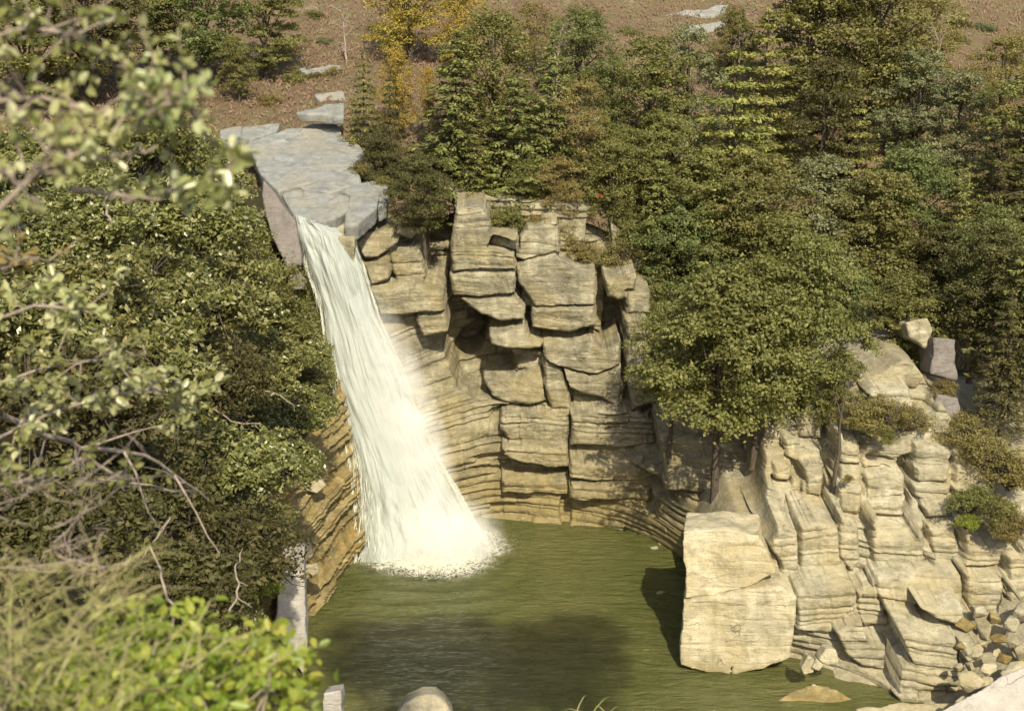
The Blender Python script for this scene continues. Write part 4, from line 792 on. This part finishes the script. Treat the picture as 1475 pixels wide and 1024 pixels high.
K = {}
for i, mt in enumerate(['lf_olive', 'lf_green', 'lf_grey', 'lf_dark', 'lf_yellow', 'lf_brown', 'lf_olive', 'lf_olive']):
    K['b%d' % i] = broad_meshes(100 + i, mat=mt, n=17000 if i in (4, 5) else 24000, leaf=.125, flat=[.55, .7, .6, .6, .75, .75, .38, .8][i], lobes=[22, 26, 20, 24, 24, 18, 20, 34][i], narrow=[1, 1.05, 1.1, 1, .85, 1.1, 1.25, 1.15][i])
K['b8'] = broad_meshes(160, mat='lf_olive', n=26000, leaf=.125, base=.42, lobes=26, flat=.6, narrow=1.2)
for i, mt in enumerate(['lf_fir', 'lf_firy', 'lf_dark', 'lf_fir']):
    K['f%d' % i] = fir_meshes(200 + i, mat=mt, droop=[.22, .15, .28, .32][i], R=[2.1, 2.5, 2.2, 2.0][i], tiers=[16, 11, 15, 18][i], per=[9, 10, 9, 9][i], spr=[60, 90, 60, 60][i])
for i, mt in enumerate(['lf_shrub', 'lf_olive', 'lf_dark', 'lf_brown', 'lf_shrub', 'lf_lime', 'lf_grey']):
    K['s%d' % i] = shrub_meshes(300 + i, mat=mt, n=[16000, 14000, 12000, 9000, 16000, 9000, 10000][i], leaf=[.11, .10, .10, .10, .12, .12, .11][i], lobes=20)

# upper trees: kind, base px, base py, top py, width factor, y or None, label
GT_ = 'trees on the slopes above the gorge'
up = [
 ('b1', 300, 130, -70, 1.1, None, 'olive bushy tree in the upper left corner of the hillside'), ('b0', 225, 120, -60, 1.0, None, 'leafy tree left of the bushy one near the top edge'), ('b6', 385, 118, -40, 1.1, None, 'broad spreading tree beside the brown grass at upper left'),
 ('b3', 130, 150, -60, 1.2, None, 'dark tree half hidden by the nearest branches'), ('b0', 40, 170, -60, 1.3, None, 'dark leafy tree in the top left corner'), ('b0', 345, 150, 60, .9, None, 'low tree standing under the bushy trees at upper left'),
 ('b4', 590, 95, -60, 1.3, None, 'largest golden autumn tree at the top edge'), ('b4', 660, 105, -10, 1.0, None, 'golden tree just right of the largest one'), ('b4', 575, 200, 72, .75, None, 'orange yellow young tree in front of the dark firs'), ('b4', 618, 180, 100, .6, 74.5, 'small lime yellow tree crown among the firs'),
 ('f0', 525, 235, 80, .8, None, 'narrow fir at the right end of the river slabs'), ('f2', 560, 270, 110, .85, None, 'shaded fir standing above the dark gully'),
 ('f3', 650, 275, 60, 1.35, 73.5, 'wide dense fir with drooping tiers left of centre'), ('f0', 740, 310, 110, 1.35, 72.5, 'wide fir directly above the tall cream block'), ('b7', 715, 215, 30, 1.1, None, 'round olive tree rising behind the wide firs'), ('f3', 790, 290, 70, 1.1, 73.2, 'fir between the wide firs and the leaning shrub'),
 ('b1', 830, 150, 20, 1.2, None, 'pale green tree on the brown slope near the top'), ('b5', 830, 260, 120, 1.0, None, 'brownish tree with thin foliage right of the wide firs'), ('b1', 880, 225, 95, 1.0, None, 'rounded green tree beside the tan rock'),
 ('b0', 935, 250, 70, 1.1, None, 'olive tree with an open crown right of the rounded tree'), ('b2', 985, 250, 60, .9, None, 'greyish tree behind the layered yellow green one'),
 ('f1', 1055, 320, 90, 1.25, 73.5, 'layered yellow green tree with flat spreading boughs'), ('f1', 1090, 240, 30, 1.1, None, 'yellow green tree behind the layered one'),
 ('b0', 1150, 200, -50, 1.1, None, 'tall olive tree reaching the top edge right of centre'), ('b7', 1240, 190, -60, 1.2, None, 'tall loose crowned tree beside the one reaching the top edge'), ('b3', 1180, 300, 100, 1.0, None, 'dark tree in the hollow below the tall olive ones'),
 ('b5', 1330, 140, 0, 1.1, None, 'thin brown tree on the heath at upper right'), ('b2', 1310, 250, 90, 1.2, None, 'grey green tree with a broad crown at upper right'), ('f1', 1230, 330, 150, 1.0, None, 'light boughed tree under the tall loose one'),
 ('b2', 1370, 290, 120, 1.1, None, 'pale rounded tree below the brown thin one'), ('b5', 1440, 200, 60, 1.1, None, 'orange brown tree by the right edge'), ('b1', 1300, 400, 220, 1.2, 72, 'mid green tree in the centre of the right slope'),
 ('f2', 1425, 390, 180, 1.2, 72, 'dark fir near the right edge'), ('f1', 1405, 330, 190, .8, 73, 'small bright fir in front of the dark one'), ('f2', 1475, 440, 200, 1.2, 71, 'dark fir cut by the right edge'), ('f0', 1460, 560, 330, 1.1, 59.5, 'green fir low on the right edge'),
 ('b0', 1000, 400, 230, 1.25, 72, 'olive tree at the left end of the big cluster'), ('f0', 945, 400, 225, 1.1, 71.5, 'fir leaning over the shaded right column of the cliff'), ('b7', 1080, 420, 230, 1.2, 71, 'full round crown in the middle of the big cluster'), ('b2', 1170, 430, 240, 1.2, 71, 'greyish crown behind the overhanging tree'),
 ('b0', 1250, 450, 260, 1.3, 70, 'broad olive crown right of the greyish one'), ('b3', 1340, 500, 330, 1.2, 68.5, 'dark crown above the round pale boulder'), ('f1', 1015, 560, 380, 1.15, 67, 'yellowish fir above the shadowed recess'),
 ('b7', 1085, 635, 380, 1.1, 58.6, 'large overhanging tree left of the tall dark cleft'), ('b0', 1155, 590, 350, 1.0, 58.8, 'leafy tree directly over the tall dark cleft'), ('b1', 1215, 540, 390, 1.1, 65.5, 'fresh green tree behind the grassy knoll'),
 ('b3', 1400, 520, 330, 1.1, 61.5, 'dark tree beside the mauve faced rock'), ('f2', 1440, 620, 420, 1.1, 58, 'dark fir right of the pale pointed rock'), ('b1', 1425, 480, 300, 1.0, 65, 'sunlit green tree between the dark firs'), ('b0', 900, 300, 190, 1.0, 74, 'small olive tree over the red leaved sprig'),
 ('b0', 1500, 330, 100, 1.3, None, 'crown entering the picture at the right edge'), ('b5', 770, 110, 10, 1.0, None, 'sparse brown tree on the heath near the top'), ('b0', 1050, 130, 20, 1.0, None, 'small olive tree beside the pale outcrops'), ('b3', 548, 310, 195, .9, 72.0, 'dark low tree in the shade beside the slabs')]
for i, (kd, px, pb, pt, wf_, yy, lab) in enumerate(up):
    p = hit_hill(px, pb) if yy is None else P(px, pb, yy)
    dep = p[1] * cp - (p[2] - 30) * sp; H = (pb - pt) * dep / F / .93; nom = 8.0 if kd[0] == 'f' else 7.0; s = H / nom
    plant('fir_tree' if kd[0] == 'f' else 'broadleaf_tree', K[kd], p - np.array([0, 0, .15]), (s * wf_, s * wf_, s), i * 1.37, lab, 'tree', GT_, tilt=(random.uniform(-.05, .05), random.uniform(-.05, .05)))
up2 = [('b0', 1290, 560, 400, 1.2, 62.5, 'olive crown hanging over the round pale boulder'), ('b1', 980, 470, 300, 1.2, 70, 'fresh green crown at the top of the shadowed recess'), ('b8', 1030, 700, 400, 1.0, 58.6, 'low bushy tree shading the recess'), ('b8', 965, 640, 440, .85, 61.5, 'small tree at the foot of the shaded right column'), ('b0', 1130, 520, 320, 1.2, 67, 'olive tree in the heart of the big cluster'),
 ('b0', 940, 520, 410, .9, 68.5, 'small olive tree right of the two small blocks'), ('f0', 1370, 420, 250, 1.1, 70, 'fir behind the mauve faced rock'), ('b7', 880, 320, 200, 1.3, 72.0, 'round olive tree behind the small cream block'), ('f0', 690, 330, 190, 1.2, 71.2, 'short fir just behind the tall cream block'), ('b3', 612, 345, 225, 1.15, 68.2, 'dark tree hanging over the gully'), ('b5', 800, 335, 230, 1.2, 71.0, 'browning tree on the edge above the rounded block'),
 ('b0', 760, 325, 235, 1.2, 71.0, 'leaning olive tree on the cliff edge'), ('b0', 1200, 620, 500, 1.0, 58, 'leafy crown just left of the grassy knoll'), ('b3', 1470, 540, 380, 1.2, 60, 'dark crown at the right edge above the dark firs'), ('b7', 950, 320, 170, 1.2, 74, 'round crown above the shaded right column')]
for i, (kd, px, pb, pt, wf_, yy, lab) in enumerate(up2):
    p = P(px, pb, yy); dep = p[1] * cp - (p[2] - 30) * sp; H = (pb - pt) * dep / F / .93; nom = 8.0 if kd[0] == 'f' else 7.0; s = H / nom
    plant('fir_tree' if kd[0] == 'f' else 'broadleaf_tree', K[kd], p - np.array([0, 0, .15]), (s * wf_, s * wf_, s), i * 2.37, lab, 'tree', GT_, tilt=(random.uniform(-.05, .05), random.uniform(-.05, .05)))
# shrubs on  ledges of the cliff and slope
GS_ = 'shrubs growing on the rock ledges'
sh = [('s3', 810, 345, 30, 70.0, 'brown leaved shrub above the mossy rounded block'), ('s3', 840, 365, 26, 69.2, 'thin reddish shrub hanging down the right hand column'), ('s1', 722, 318, 34, 69.0, 'green shrub behind the tall cream block'), ('s3', 775, 322, 20, 69.2, 'small brown tuft on top of the rounded block'),
      ('s1', 700, 300, 26, 70.5, 'low green shrub in the shade left of the firs'), ('s3', 895, 365, 36, 70.5, 'olive brown shrub above the small cream block'), ('s1', 905, 330, 34, 71.5, 'green shrub right of the pink layered rock'), ('s3', 1230, 600, 34, 56.0, 'brown grassy shrub at the left of the knoll'),
      ('s3', 1272, 598, 42, 55.8, 'largest brown grassy shrub covering the knoll'), ('s3', 1312, 600, 30, 56.2, 'brown grassy shrub at the right of the knoll'), ('s1', 1276, 628, 18, 55.2, 'dark green tuft under the knoll'), ('s3', 1390, 620, 38, 56.4, 'orange brown shrub beside the pale pointed rock'),
      ('s3', 1420, 650, 46, 55.4, 'wide brown shrub on the bank at the right'), ('s3', 1455, 680, 46, 54.4, 'brown shrub at the right edge above the leafy one'), ('s1', 1400, 720, 34, 53.6, 'leafy green climber right of the stacked blocks'), ('s5', 1392, 752, 18, 52.8, 'bright lime sprig below the climber'),
      ('s1', 1440, 740, 38, 53.0, 'leafy green shrub over the brown shaded wall'), ('s3', 1465, 760, 30, 52.2, 'yellowish shrub at the right edge over the shaded wall'), ('s1', 1100, 655, 22, 62.0, 'green fringe beneath the overhanging tree'), ('s3', 1360, 560, 22, 58.2, 'grassy tuft below the mauve faced rock'),
      ('s3', 1222, 690, 10, 54.4, 'tiny green tuft in the joint of the stacked blocks'), ('s1', 548, 262, 20, 70.5, 'low shrub at the edge of the outer slab'), ('s3', 520, 245, 16, 71.0, 'small mossy shrub beside the notched slab'), ('s3', 645, 240, 20, 73.6, 'brown tuft by the pinkish slanting slab'),
      ('s1', 430, 118, 26, None, 'grey green bush in the brown grass above the slabs'), ('s3', 385, 150, 26, None, 'rusty bush at the left of the river slabs'), ('s3', 480, 110, 22, None, 'pale brown bush under the golden trees'), 
      ('s3', 880, 120, 26, None, 'brown bush on the heath above the rounded tree'), ('s3', 925, 110, 24, None, 'yellowish bush left of the pale outcrops'), ('s1', 1090, 100, 22, None, 'green bush right of the grey outcrop'), ('s3', 1400, 110, 26, None, 'rusty bush on the upper right heath')]
for i, (kd, px, py, rp, yy, lab) in enumerate(sh):
    p = hit_hill(px, py) if yy is None else P(px, py, yy); dep = p[1] * cp - (p[2] - 30) * sp; s = rp * dep / F / 1.5 * 1.15
    plant('shrub', K[kd], p - np.array([0, 0, .3 * s]), (s * 1.1, s, s * .9), i * 2.1, lab, 'shrub', GS_)
p = P(865, 283, 67.5); ms = shrub_meshes(77, R=.13, n=60, leaf=.08, mat='lf_red', lobes=4); plant('red_sprig', ms, p, 1, 0, 'small red leaved sprig above the pink layered rock', 'plant')
plant('red_sprig', ms, P(1136, 612, 61.5), 1, 1, 'small red leaved sprig at the foot of the overhanging tree', 'plant')

# shrubs on the left slope ---------------------------------------------------
GL_ = 'shrubs covering the slope left of the waterfall'  # dark-leaved ones carry the slope's deep shadow in their leaf colour
lsh = [('s0', 322, 262, 40, 64, 'small leaved shrub beside the upper left edge of the slabs'), ('s4', 285, 265, 55, 60, 'shrub just below the white worn slabs'), ('s0', 335, 330, 42, 58, 'shrub left of the big mauve rock face'), ('s5', 385, 410, 0, 60, ''), ('s1', 368, 395, 52, 58, 'bright mossy shrub under the mauve rock face'),
       ('s1', 405, 450, 46, 60, 'green shrub beside the round pinkish boulder'), ('s0', 425, 500, 44, 59.5, 'shrub at the water side of the slope'), ('s0', 280, 300, 75, 52, 'wide shrub in the middle of the upper slope'), ('s4', 200, 290, 80, 46, 'broad glossy shrub on the upper slope'), ('s0', 120, 300, 85, 42, 'shrub behind the nearest pale twigs'),
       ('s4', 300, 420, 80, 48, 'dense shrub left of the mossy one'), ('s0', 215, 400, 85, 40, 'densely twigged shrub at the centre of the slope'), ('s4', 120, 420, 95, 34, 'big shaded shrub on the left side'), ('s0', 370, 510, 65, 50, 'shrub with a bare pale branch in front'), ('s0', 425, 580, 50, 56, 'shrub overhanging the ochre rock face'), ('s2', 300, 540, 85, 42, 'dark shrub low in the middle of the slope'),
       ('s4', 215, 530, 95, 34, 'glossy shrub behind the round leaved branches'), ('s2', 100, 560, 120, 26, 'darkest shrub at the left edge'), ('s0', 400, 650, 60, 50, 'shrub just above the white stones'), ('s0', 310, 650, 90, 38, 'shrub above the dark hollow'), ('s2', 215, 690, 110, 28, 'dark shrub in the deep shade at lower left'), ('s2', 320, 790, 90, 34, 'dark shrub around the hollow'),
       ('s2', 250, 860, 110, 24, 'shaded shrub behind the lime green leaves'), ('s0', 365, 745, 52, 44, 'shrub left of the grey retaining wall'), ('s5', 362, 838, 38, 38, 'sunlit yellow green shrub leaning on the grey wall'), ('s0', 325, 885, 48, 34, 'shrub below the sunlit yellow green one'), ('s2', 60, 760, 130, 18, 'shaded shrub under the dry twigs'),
       ('s0', 20, 330, 90, 40, 'shrub at the left edge of the upper slope'), ('s0', 60, 220, 80, 50, 'shrub near the left edge under the dark trees'), ('s1', 200, 200, 75, 56, 'olive shrub under the upper left trees'), ('s0', 275, 215, 50, 62, 'shrub between the trees and the white worn slabs'), ('s4', 20, 460, 110, 28, 'glossy shrub at the middle of the left edge'), ('s0', 450, 545, 30, 61, 'thin shrub closest to the falling water')]
for i, (kd, px, py, rp, yy, lab) in enumerate(lsh):
    if not lab: continue
    p = P(px, py, yy); dep = p[1] * cp - (p[2] - 30) * sp; s = rp * dep / F / 1.5 * 1.25; base = p.copy(); base[2] -= .55 * s
    plant('shrub', K[kd], base, (s * 1.1, s * 1.1, s), i * 1.9, lab, 'shrub', GL_)
# bare branches
def bare(pts, y0, y1, rr0, label, seed, tw=6):
    A = np.array([P(a, b, y0 + (y1 - y0) * k / (len(pts) - 1)) for k, (a, b) in enumerate(pts)]); t_ = np.linspace(0, len(pts) - 1, 14); pth = np.stack([np.interp(t_, range(len(pts)), A[:, k]) for k in range(3)], 1)
    r = np.random.default_rng(seed); pth[1:-1] += r.normal(0, .012 * y0 / 10, (12, 3)); paths = [(pth, np.linspace(rr0, rr0 * .4, 14))]; L = np.linalg.norm(A[-1] - A[0])
    for k in range(tw):
        s_ = pth[r.integers(2, 13)]; d = dirs(1, r)[0] * L * r.uniform(.12, .3); paths.append((bend(s_, s_ + d, 5, .1, 0, seed + k), np.linspace(rr0 * .45, rr0 * .15, 5)))
    o = tube('branch', paths, M['twig'], sides=6); return tag(o, label, 'branch')
bare([(312, 525), (350, 538), (395, 560), (424, 592)], 46, 48, .05, 'bare grey branch arching over the shrub above the ochre face', 1)
bare([(310, 590), (335, 608), (380, 612), (340, 625)], 40, 41, .03, 'thin bare twig below the arching grey branch', 2)
bare([(0, 597), (60, 622), (120, 645), (200, 652), (260, 690), (300, 720)], 8, 10, .022, 'pale bare branch rising from the left edge', 3, 8)
bare([(140, 230), (180, 222), (228, 212)], 4.2, 4.4, .008, 'short blurred pale twig at upper left', 4, 3)
bare([(100, 272), (160, 278), (232, 287)], 4.0, 4.1, .009, 'thick blurred pinkish twig at upper left', 5, 3)
bare([(0, 245), (30, 270), (62, 300)], 3.6, 3.7, .008, 'blurred twig crossing the left edge', 6, 2)
bare([(160, 320), (150, 290), (175, 250), (190, 225)], 9, 9.2, .008, 'upright thin pale twig at upper left', 7, 4)
bare([(250, 870), (215, 790), (245, 745)], 11, 11.3, .014, 'curved bare stem in the dark hollow', 8, 2)
bare([(330, 880), (345, 850), (338, 820), (350, 790)], 14, 14.3, .016, 'second curved stem before the sunlit shrub', 9, 2)
# near leafy branches
def leafy(name, pts, y, n, leaf, spread, mat, label, cat, seed, rr0=.006, aspect=.62, twigs=26, group=None, straight=False):
    r = np.random.default_rng(seed); root = empty(name, P(pts[0][0], pts[0][1], y)); tag(root, label, cat, group)
    A = np.array([P(a, b, y + r.uniform(-.04, .04) * y) for a, b in pts]); t_ = np.linspace(0, len(pts) - 1, 16); pth = np.stack([np.interp(t_, range(len(pts)), A[:, k]) for k in range(3)], 1)
    paths = [(pth, np.linspace(rr0 * 1.6, rr0 * .6, 16))]; cs, ax = [], []; per = max(3, n // twigs)
    for k in range(twigs):
        s_ = pth[r.integers(1, 16)]; d = dirs(1, r)[0]; d[1] *= .7; d[2] = d[2] * .8 + .25; e_ = s_ + d * spread * r.uniform(.4, 1.1); tw = bend(s_, e_, 6, .08, 0, seed * 7 + k); paths.append((tw, np.linspace(rr0 * .7, rr0 * .25, 6)))
        f = r.uniform(.35, 1.02, per) * 5; q = np.stack([np.interp(f, range(6), tw[:, c]) for c in range(3)], 1); off = dirs(per, r); cs.append(q + off * leaf * .55); ax.append(off + (e_ - s_)[None] / np.linalg.norm(e_ - s_) * .6)
    c = np.concatenate(cs); ax = np.concatenate(ax); nn = r.normal(0, .6, c.shape) + np.array([.1, -.4, .7])
    V, Fc = leaf_quads(c, nn, leaf * r.uniform(.6, 1.3, len(c)), aspect, r, ax, fold=True)
    inv = Matrix.Translation(-Vector(root.location)); V2, F2 = tube_arrays(paths, 6); loc = np.array(root.location)
    mk('leaves', V - loc, Fc, M[mat], root, smooth=True); mk('twigs', V2 - loc, F2, M['twig'], root); return root
NB = 'out of focus branches close to the camera'
leafy('leafy_branch', [(-40, 150), (60, 140), (160, 170), (270, 140)], 4.0, 240, .042, .24, 'lf_glauc', 'blurred pale leaved branch reaching towards the river slabs', 'branch', 21, group=NB)
leafy('leafy_branch', [(-30, 60), (40, 40), (110, 50), (150, 90)], 4.4, 220, .042, .26, 'lf_shrub', 'blurred leaves in the top left corner', 'branch', 22, group=NB)
leafy('leafy_branch', [(180, 290), (240, 275), (300, 270), (340, 275)], 4.1, 110, .05, .13, 'lf_glauc', 'blurred silvery spray at the tip of the thick twig', 'branch', 23, group=NB, twigs=12)
leafy('leafy_branch', [(-30, 330), (30, 270), (80, 230), (120, 220)], 3.8, 180, .042, .22, 'lf_glauc', 'blurred leaves at the left edge under the pale branch', 'branch', 24, group=NB)
leafy('leafy_branch', [(200, 170), (240, 150), (270, 150), (300, 200)], 4.0, 120, .046, .15, 'lf_glauc', 'cluster of glaucous leaves beside the white worn slabs', 'branch', 25, group=NB, twigs=14)
leafy('leafy_branch', [(-30, 470), (50, 440), (110, 445), (140, 440)], 6.2, 170, .058, .24, 'lf_glauc', 'round leaved branch at the middle of the left edge', 'branch', 26, group=NB, twigs=14)
leafy('leafy_branch', [(-20, 640), (60, 600), (150, 570), (220, 560), (290, 580)], 6.8, 420, .058, .36, 'lf_glauc', 'round leaved branch lit above the pale bare branch', 'branch', 27, group=NB, twigs=30)
leafy('leafy_branch', [(-20, 560), (60, 530), (130, 520), (210, 510)], 7.4, 220, .058, .34, 'lf_shrub', 'thin round leaved branch over the darkest shrub', 'branch', 28, group=NB, twigs=20)
leafy('leafy_branch', [(-20, 700), (60, 690), (120, 660), (180, 690)], 6.0, 130, .045, .26, 'lf_olive', 'green leaved twigs under the pale bare branch', 'branch', 29, group=NB, twigs=20)
leafy('leafy_branch', [(-30, 400), (0, 390), (40, 370), (90, 380)], 6.4, 60, .05, .2, 'lf_brown', 'browning leaves at the left edge', 'branch', 30, group=NB, twigs=12)
# grey dry twigs
r = np.random.default_rng(44); paths = []
for k in range(24):
    a = P(r.uniform(-20, 130), r.uniform(690, 830), r.uniform(5.2, 6.2)); d = np.array([r.uniform(.1, .6), r.uniform(-.3, .3), r.uniform(-.15, .45)]) * r.uniform(.3, .8); tw = bend(a, a + d, 7, .07, .05, k); paths.append((tw, np.linspace(.004, .0016, 7)))
    for j in range(7):
        s_ = tw[r.integers(1, 7)]; paths.append((bend(s_, s_ + dirs(1, r)[0] * r.uniform(.04, .12), 4, .1, 0, k * 9 + j), np.linspace(.002, .001, 4)))
tag(tube('dry_twigs', paths, M['twig'], sides=4), 'tangle of grey dry twigs above the dry grass', 'twigs')
# lime leafed bush in the bottom left corner
def lime(label, cx, cy, y, sx_, sz_, n, leaf, seed, mat='lf_lime'):
    r = np.random.default_rng(seed); root = empty('leafy_bush', P(cx, cy + 60, y)); tag(root, label, 'bush', 'bright leaved bushes in the bottom left corner'); c0 = P(cx, cy, y); loc = np.array(root.location)
    c = r.normal(0, 1, (n, 3)); c /= np.linalg.norm(c, axis=1)[:, None]; c *= r.power(2.0, n)[:, None]; c = c * np.array([sx_, .55, sz_]) * (1 + .35 * fbm(c * 2, 3, seed)[:, None]) + c0
    V, Fc = leaf_quads(c, r.normal(0, .5, c.shape) + np.array([.1, -.35, .9]), leaf * r.uniform(.6, 1.25, n), .62, r, None, fold=True); mk('leaves', V - loc, Fc, M[mat], root)
    paths = []
    for k in range(26):
        e_ = c[r.integers(n)]; paths.append((bend(c0 + np.array([r.uniform(-.5, .5) * sx_, 0, -sz_ * 1.3]), e_, 6, .08, 0, seed + k), np.linspace(.007, .003, 6)))
    V, Fc = tube_arrays(paths, 6); mk('stems', V - loc, Fc, M['twig'], root)
lime('lime leaved bush in the middle of the bottom left corner', 190, 975, 4.4, .36, .20, 800, .055, 51)
lime('lime leaved bush at the right of the corner beside the wall end', 350, 1000, 4.8, .30, .20, 520, .058, 52)
lime('bright bush rising behind the other lime ones', 270, 1020, 4.2, .50, .16, 520, .055, 53)
lime('dull green bush in the corner under the dry grass', 30, 1010, 4.2, .36, .20, 420, .045, 54, 'lf_olive')
def blades(name, n, box, L, wd, mat, label, seed, cat='grass'):
    r = np.random.default_rng(seed); Vs, Fs = [], []
    base = np.array([P(r.uniform(box[0], box[1]), r.uniform(box[2], box[3]), r.uniform(box[4], box[5])) for _ in range(n)])
    az = r.uniform(0, 6.283, n); ln = L * r.uniform(.5, 1.2, n); d = np.stack([np.cos(az) * .7 + .25, np.sin(az) * .5, r.uniform(.2, 1.0, n)], 1); d /= np.linalg.norm(d, axis=1)[:, None]; side = np.cross(d, np.array([0, 1., 0])); side /= np.linalg.norm(side, axis=1)[:, None] + 1e-6
    rows = []
    for t_, w_ in ((0, 1), (.35, .9), (.7, .6), (1, .08)):
        p = base + d * (ln * t_)[:, None]; p[:, 2] -= ln * .45 * t_ ** 2.2; ww = (wd * w_ * .5 * np.ones(n))[:, None]; rows += [p - side * ww, p + side * ww]
    V = np.stack(rows, 1).reshape(-1, 3); i = np.arange(n)[:, None] * 8
    return tag(mk(name, V, np.concatenate([i + np.array([[2 * k, 2 * k + 1, 2 * k + 3, 2 * k + 2]]) for k in range(3)]), M[mat], smooth=False), label, cat, kind='stuff')
blades('dry_grass', 420, (-60, 190, 820, 1060, 3.4, 4.6), .30, .0035, 'lf_straw', 'long dry straw coloured grass in the bottom left corner', 61)
blades('long_grass', 60, (-40, 330, 900, 1040, 4.0, 4.6), .60, .008, 'lf_straw', 'few long pale blades crossing the lime leaves', 62)
blades('dry_stalks', 26, (825, 885, 1030, 1060, 12, 12.5), .42, .012, 'lf_straw', 'dry yellow stalks poking up at the bottom edge', 63)
# heath tufts on the hillside (nobody could count them)
r = np.random.default_rng(70); n = 90000; x = r.uniform(-48, 55, n); y = edge_y(x) + r.power(.75, n) * 48; z = hillz(x, y)
c = np.stack([x, y, z + .12], 1) + r.normal(0, .06, (n, 3)); V, Fc = leaf_quads(c, r.normal(0, .6, (n, 3)) + np.array([0, -.8, .5]), r.uniform(.12, .40, n), .28, r, r.normal(0, .5, (n, 3)) + np.array([0, 0, 1.]))
tag(mk('heather', V, Fc, M['lf_heath'], smooth=False), 'rusty heather and dry grass over the upper hillside', 'heather', kind='stuff')
GD = 'bare trees on the slopes above the gorge'
for i, (px, pb, pt, lab) in enumerate([(1068, 140, 60, 'thin bare pale tree beside the pale outcrops'), (800, 160, 60, 'leafless grey tree among the small olive ones'), (500, 90, 20, 'bare slender tree on the brown grass above the slabs'), (1345, 190, 60, 'bare tree at the foot of the thin brown one'), (915, 150, 70, 'short leafless tree over the rounded green one'), (1195, 740, 560, 'dark bare trunk standing in the cleft below the overhanging tree')]):
    p = P(px, pb, 55.2) if pb > 600 else hit_hill(px, pb); dep = p[1] * cp - (p[2] - 30) * sp; H = (pb - pt) * dep / F; r = np.random.default_rng(900 + i); root = empty('bare_tree', p); tag(root, lab, 'tree', GD)
    tr = bend((0, 0, -.4), (r.uniform(-.3, .3), 0, H), 8, .06, 0, i); k_ = 1.6 if pb > 600 else 1; mk('trunk', *tube_arrays([(tr, np.linspace(.09, .02, 8) * k_)], 6), M['bark' if pb > 600 else 'twig'], root); paths = []
    for j in range(16 if pb < 600 else 6):
        a_ = tr[r.integers(2, 8)]; d = dirs(1, r)[0]; d[2] = abs(d[2]) + .3; e_ = a_ + d * H * r.uniform(.12, .28); b1 = bend(a_, e_, 6, .1, 0, i * 50 + j); paths.append((b1, np.linspace(.03, .01, 6)))
        for q in range(4): s_ = b1[r.integers(2, 6)]; paths.append((bend(s_, s_ + dirs(1, r)[0] * H * .08, 4, .1, 0, i * 99 + j * 7 + q), np.linspace(.012, .005, 4)))
    mk('branches', *tube_arrays(paths, 5), M['bark' if pb > 600 else 'twig'], root)
GB = 'low bushes dotted over the brown hillside'
for i, (kd, px, py, rp, lab) in enumerate([('s1', 545, 45, 18, 'olive bush left of the largest golden tree'), ('s6', 470, 60, 14, 'grey bush near the bare slender tree'), ('s3', 720, 40, 20, 'rusty bush right of the golden trees'), ('s1', 905, 50, 16, 'green bush left of the long pale outcrop'), ('s6', 860, 30, 16, 'grey bush near the top edge left of the outcrops'), ('s3', 1120, 30, 18, 'brown bush right of the long pale outcrop'),
        ('s1', 1370, 60, 18, 'green bush on the upper right heath'), ('s6', 1420, 40, 16, 'grey bush near the top right corner'), ('s3', 1460, 80, 20, 'rusty bush above the orange brown tree'), ('s2', 1385, 38, 14, 'dark bush in the top right heath'), ('s1', 455, 25, 16, 'olive bush at the top edge above the river'), ('s3', 420, 75, 16, 'brown tuft beside the broad spreading tree'), ('s6', 520, 130, 16, 'grey tuft over the undercut ledge'), ('s2', 455, 112, 12, 'dark tuft on the dark edged ledge')]):
    p = hit_hill(px, py); dep = p[1] * cp - (p[2] - 30) * sp; s = rp * dep / F / 1.5 * 1.2
    plant('shrub', K[kd], p - np.array([0, 0, .2 * s]), (s * 1.3, s, s * .8), i * 2.1, lab, 'shrub', GB)
# moss and low growth on the left slope
r = np.random.default_rng(71); n = 50000; yy = r.uniform(40, 67, n); xe_ = np.interp(yy, [a for a, b in ytab], [b for a, b in ytab]); x = xe_ - r.power(.7, n) * 9; z = leftz(x, yy)
c = np.stack([x, yy, z + .08], 1) + r.normal(0, .06, (n, 3)); V, Fc = leaf_quads(c, r.normal(0, .6, (n, 3)) + np.array([.4, -.5, .6]), r.uniform(.08, .22, n), .55, r)
tag(mk('ground_cover', V, Fc, M['lf_olive'], smooth=False), 'low mossy growth on the slope beside the fall', 'ground cover', kind='stuff')
# tall trees behind the photographer that shade the front of the pool
hi = broad_meshes(150, H=23, R=2.7, lobes=20, n=2300, leaf=.42, base=.86, mat='lf_olive', flat=.6)
for k, x in enumerate([4.6, 6.7, 8.8, 10.6, 12.2]):
    plant('broadleaf_tree', hi, (x, -2 + .6 * math.sin(k * 2.1), 30), 1.0, k, ['first', 'second', 'third', 'fourth', 'last'][k] + ' from the left of the tall trees out of view on the near bank', 'tree', 'tall trees out of view on the near bank')
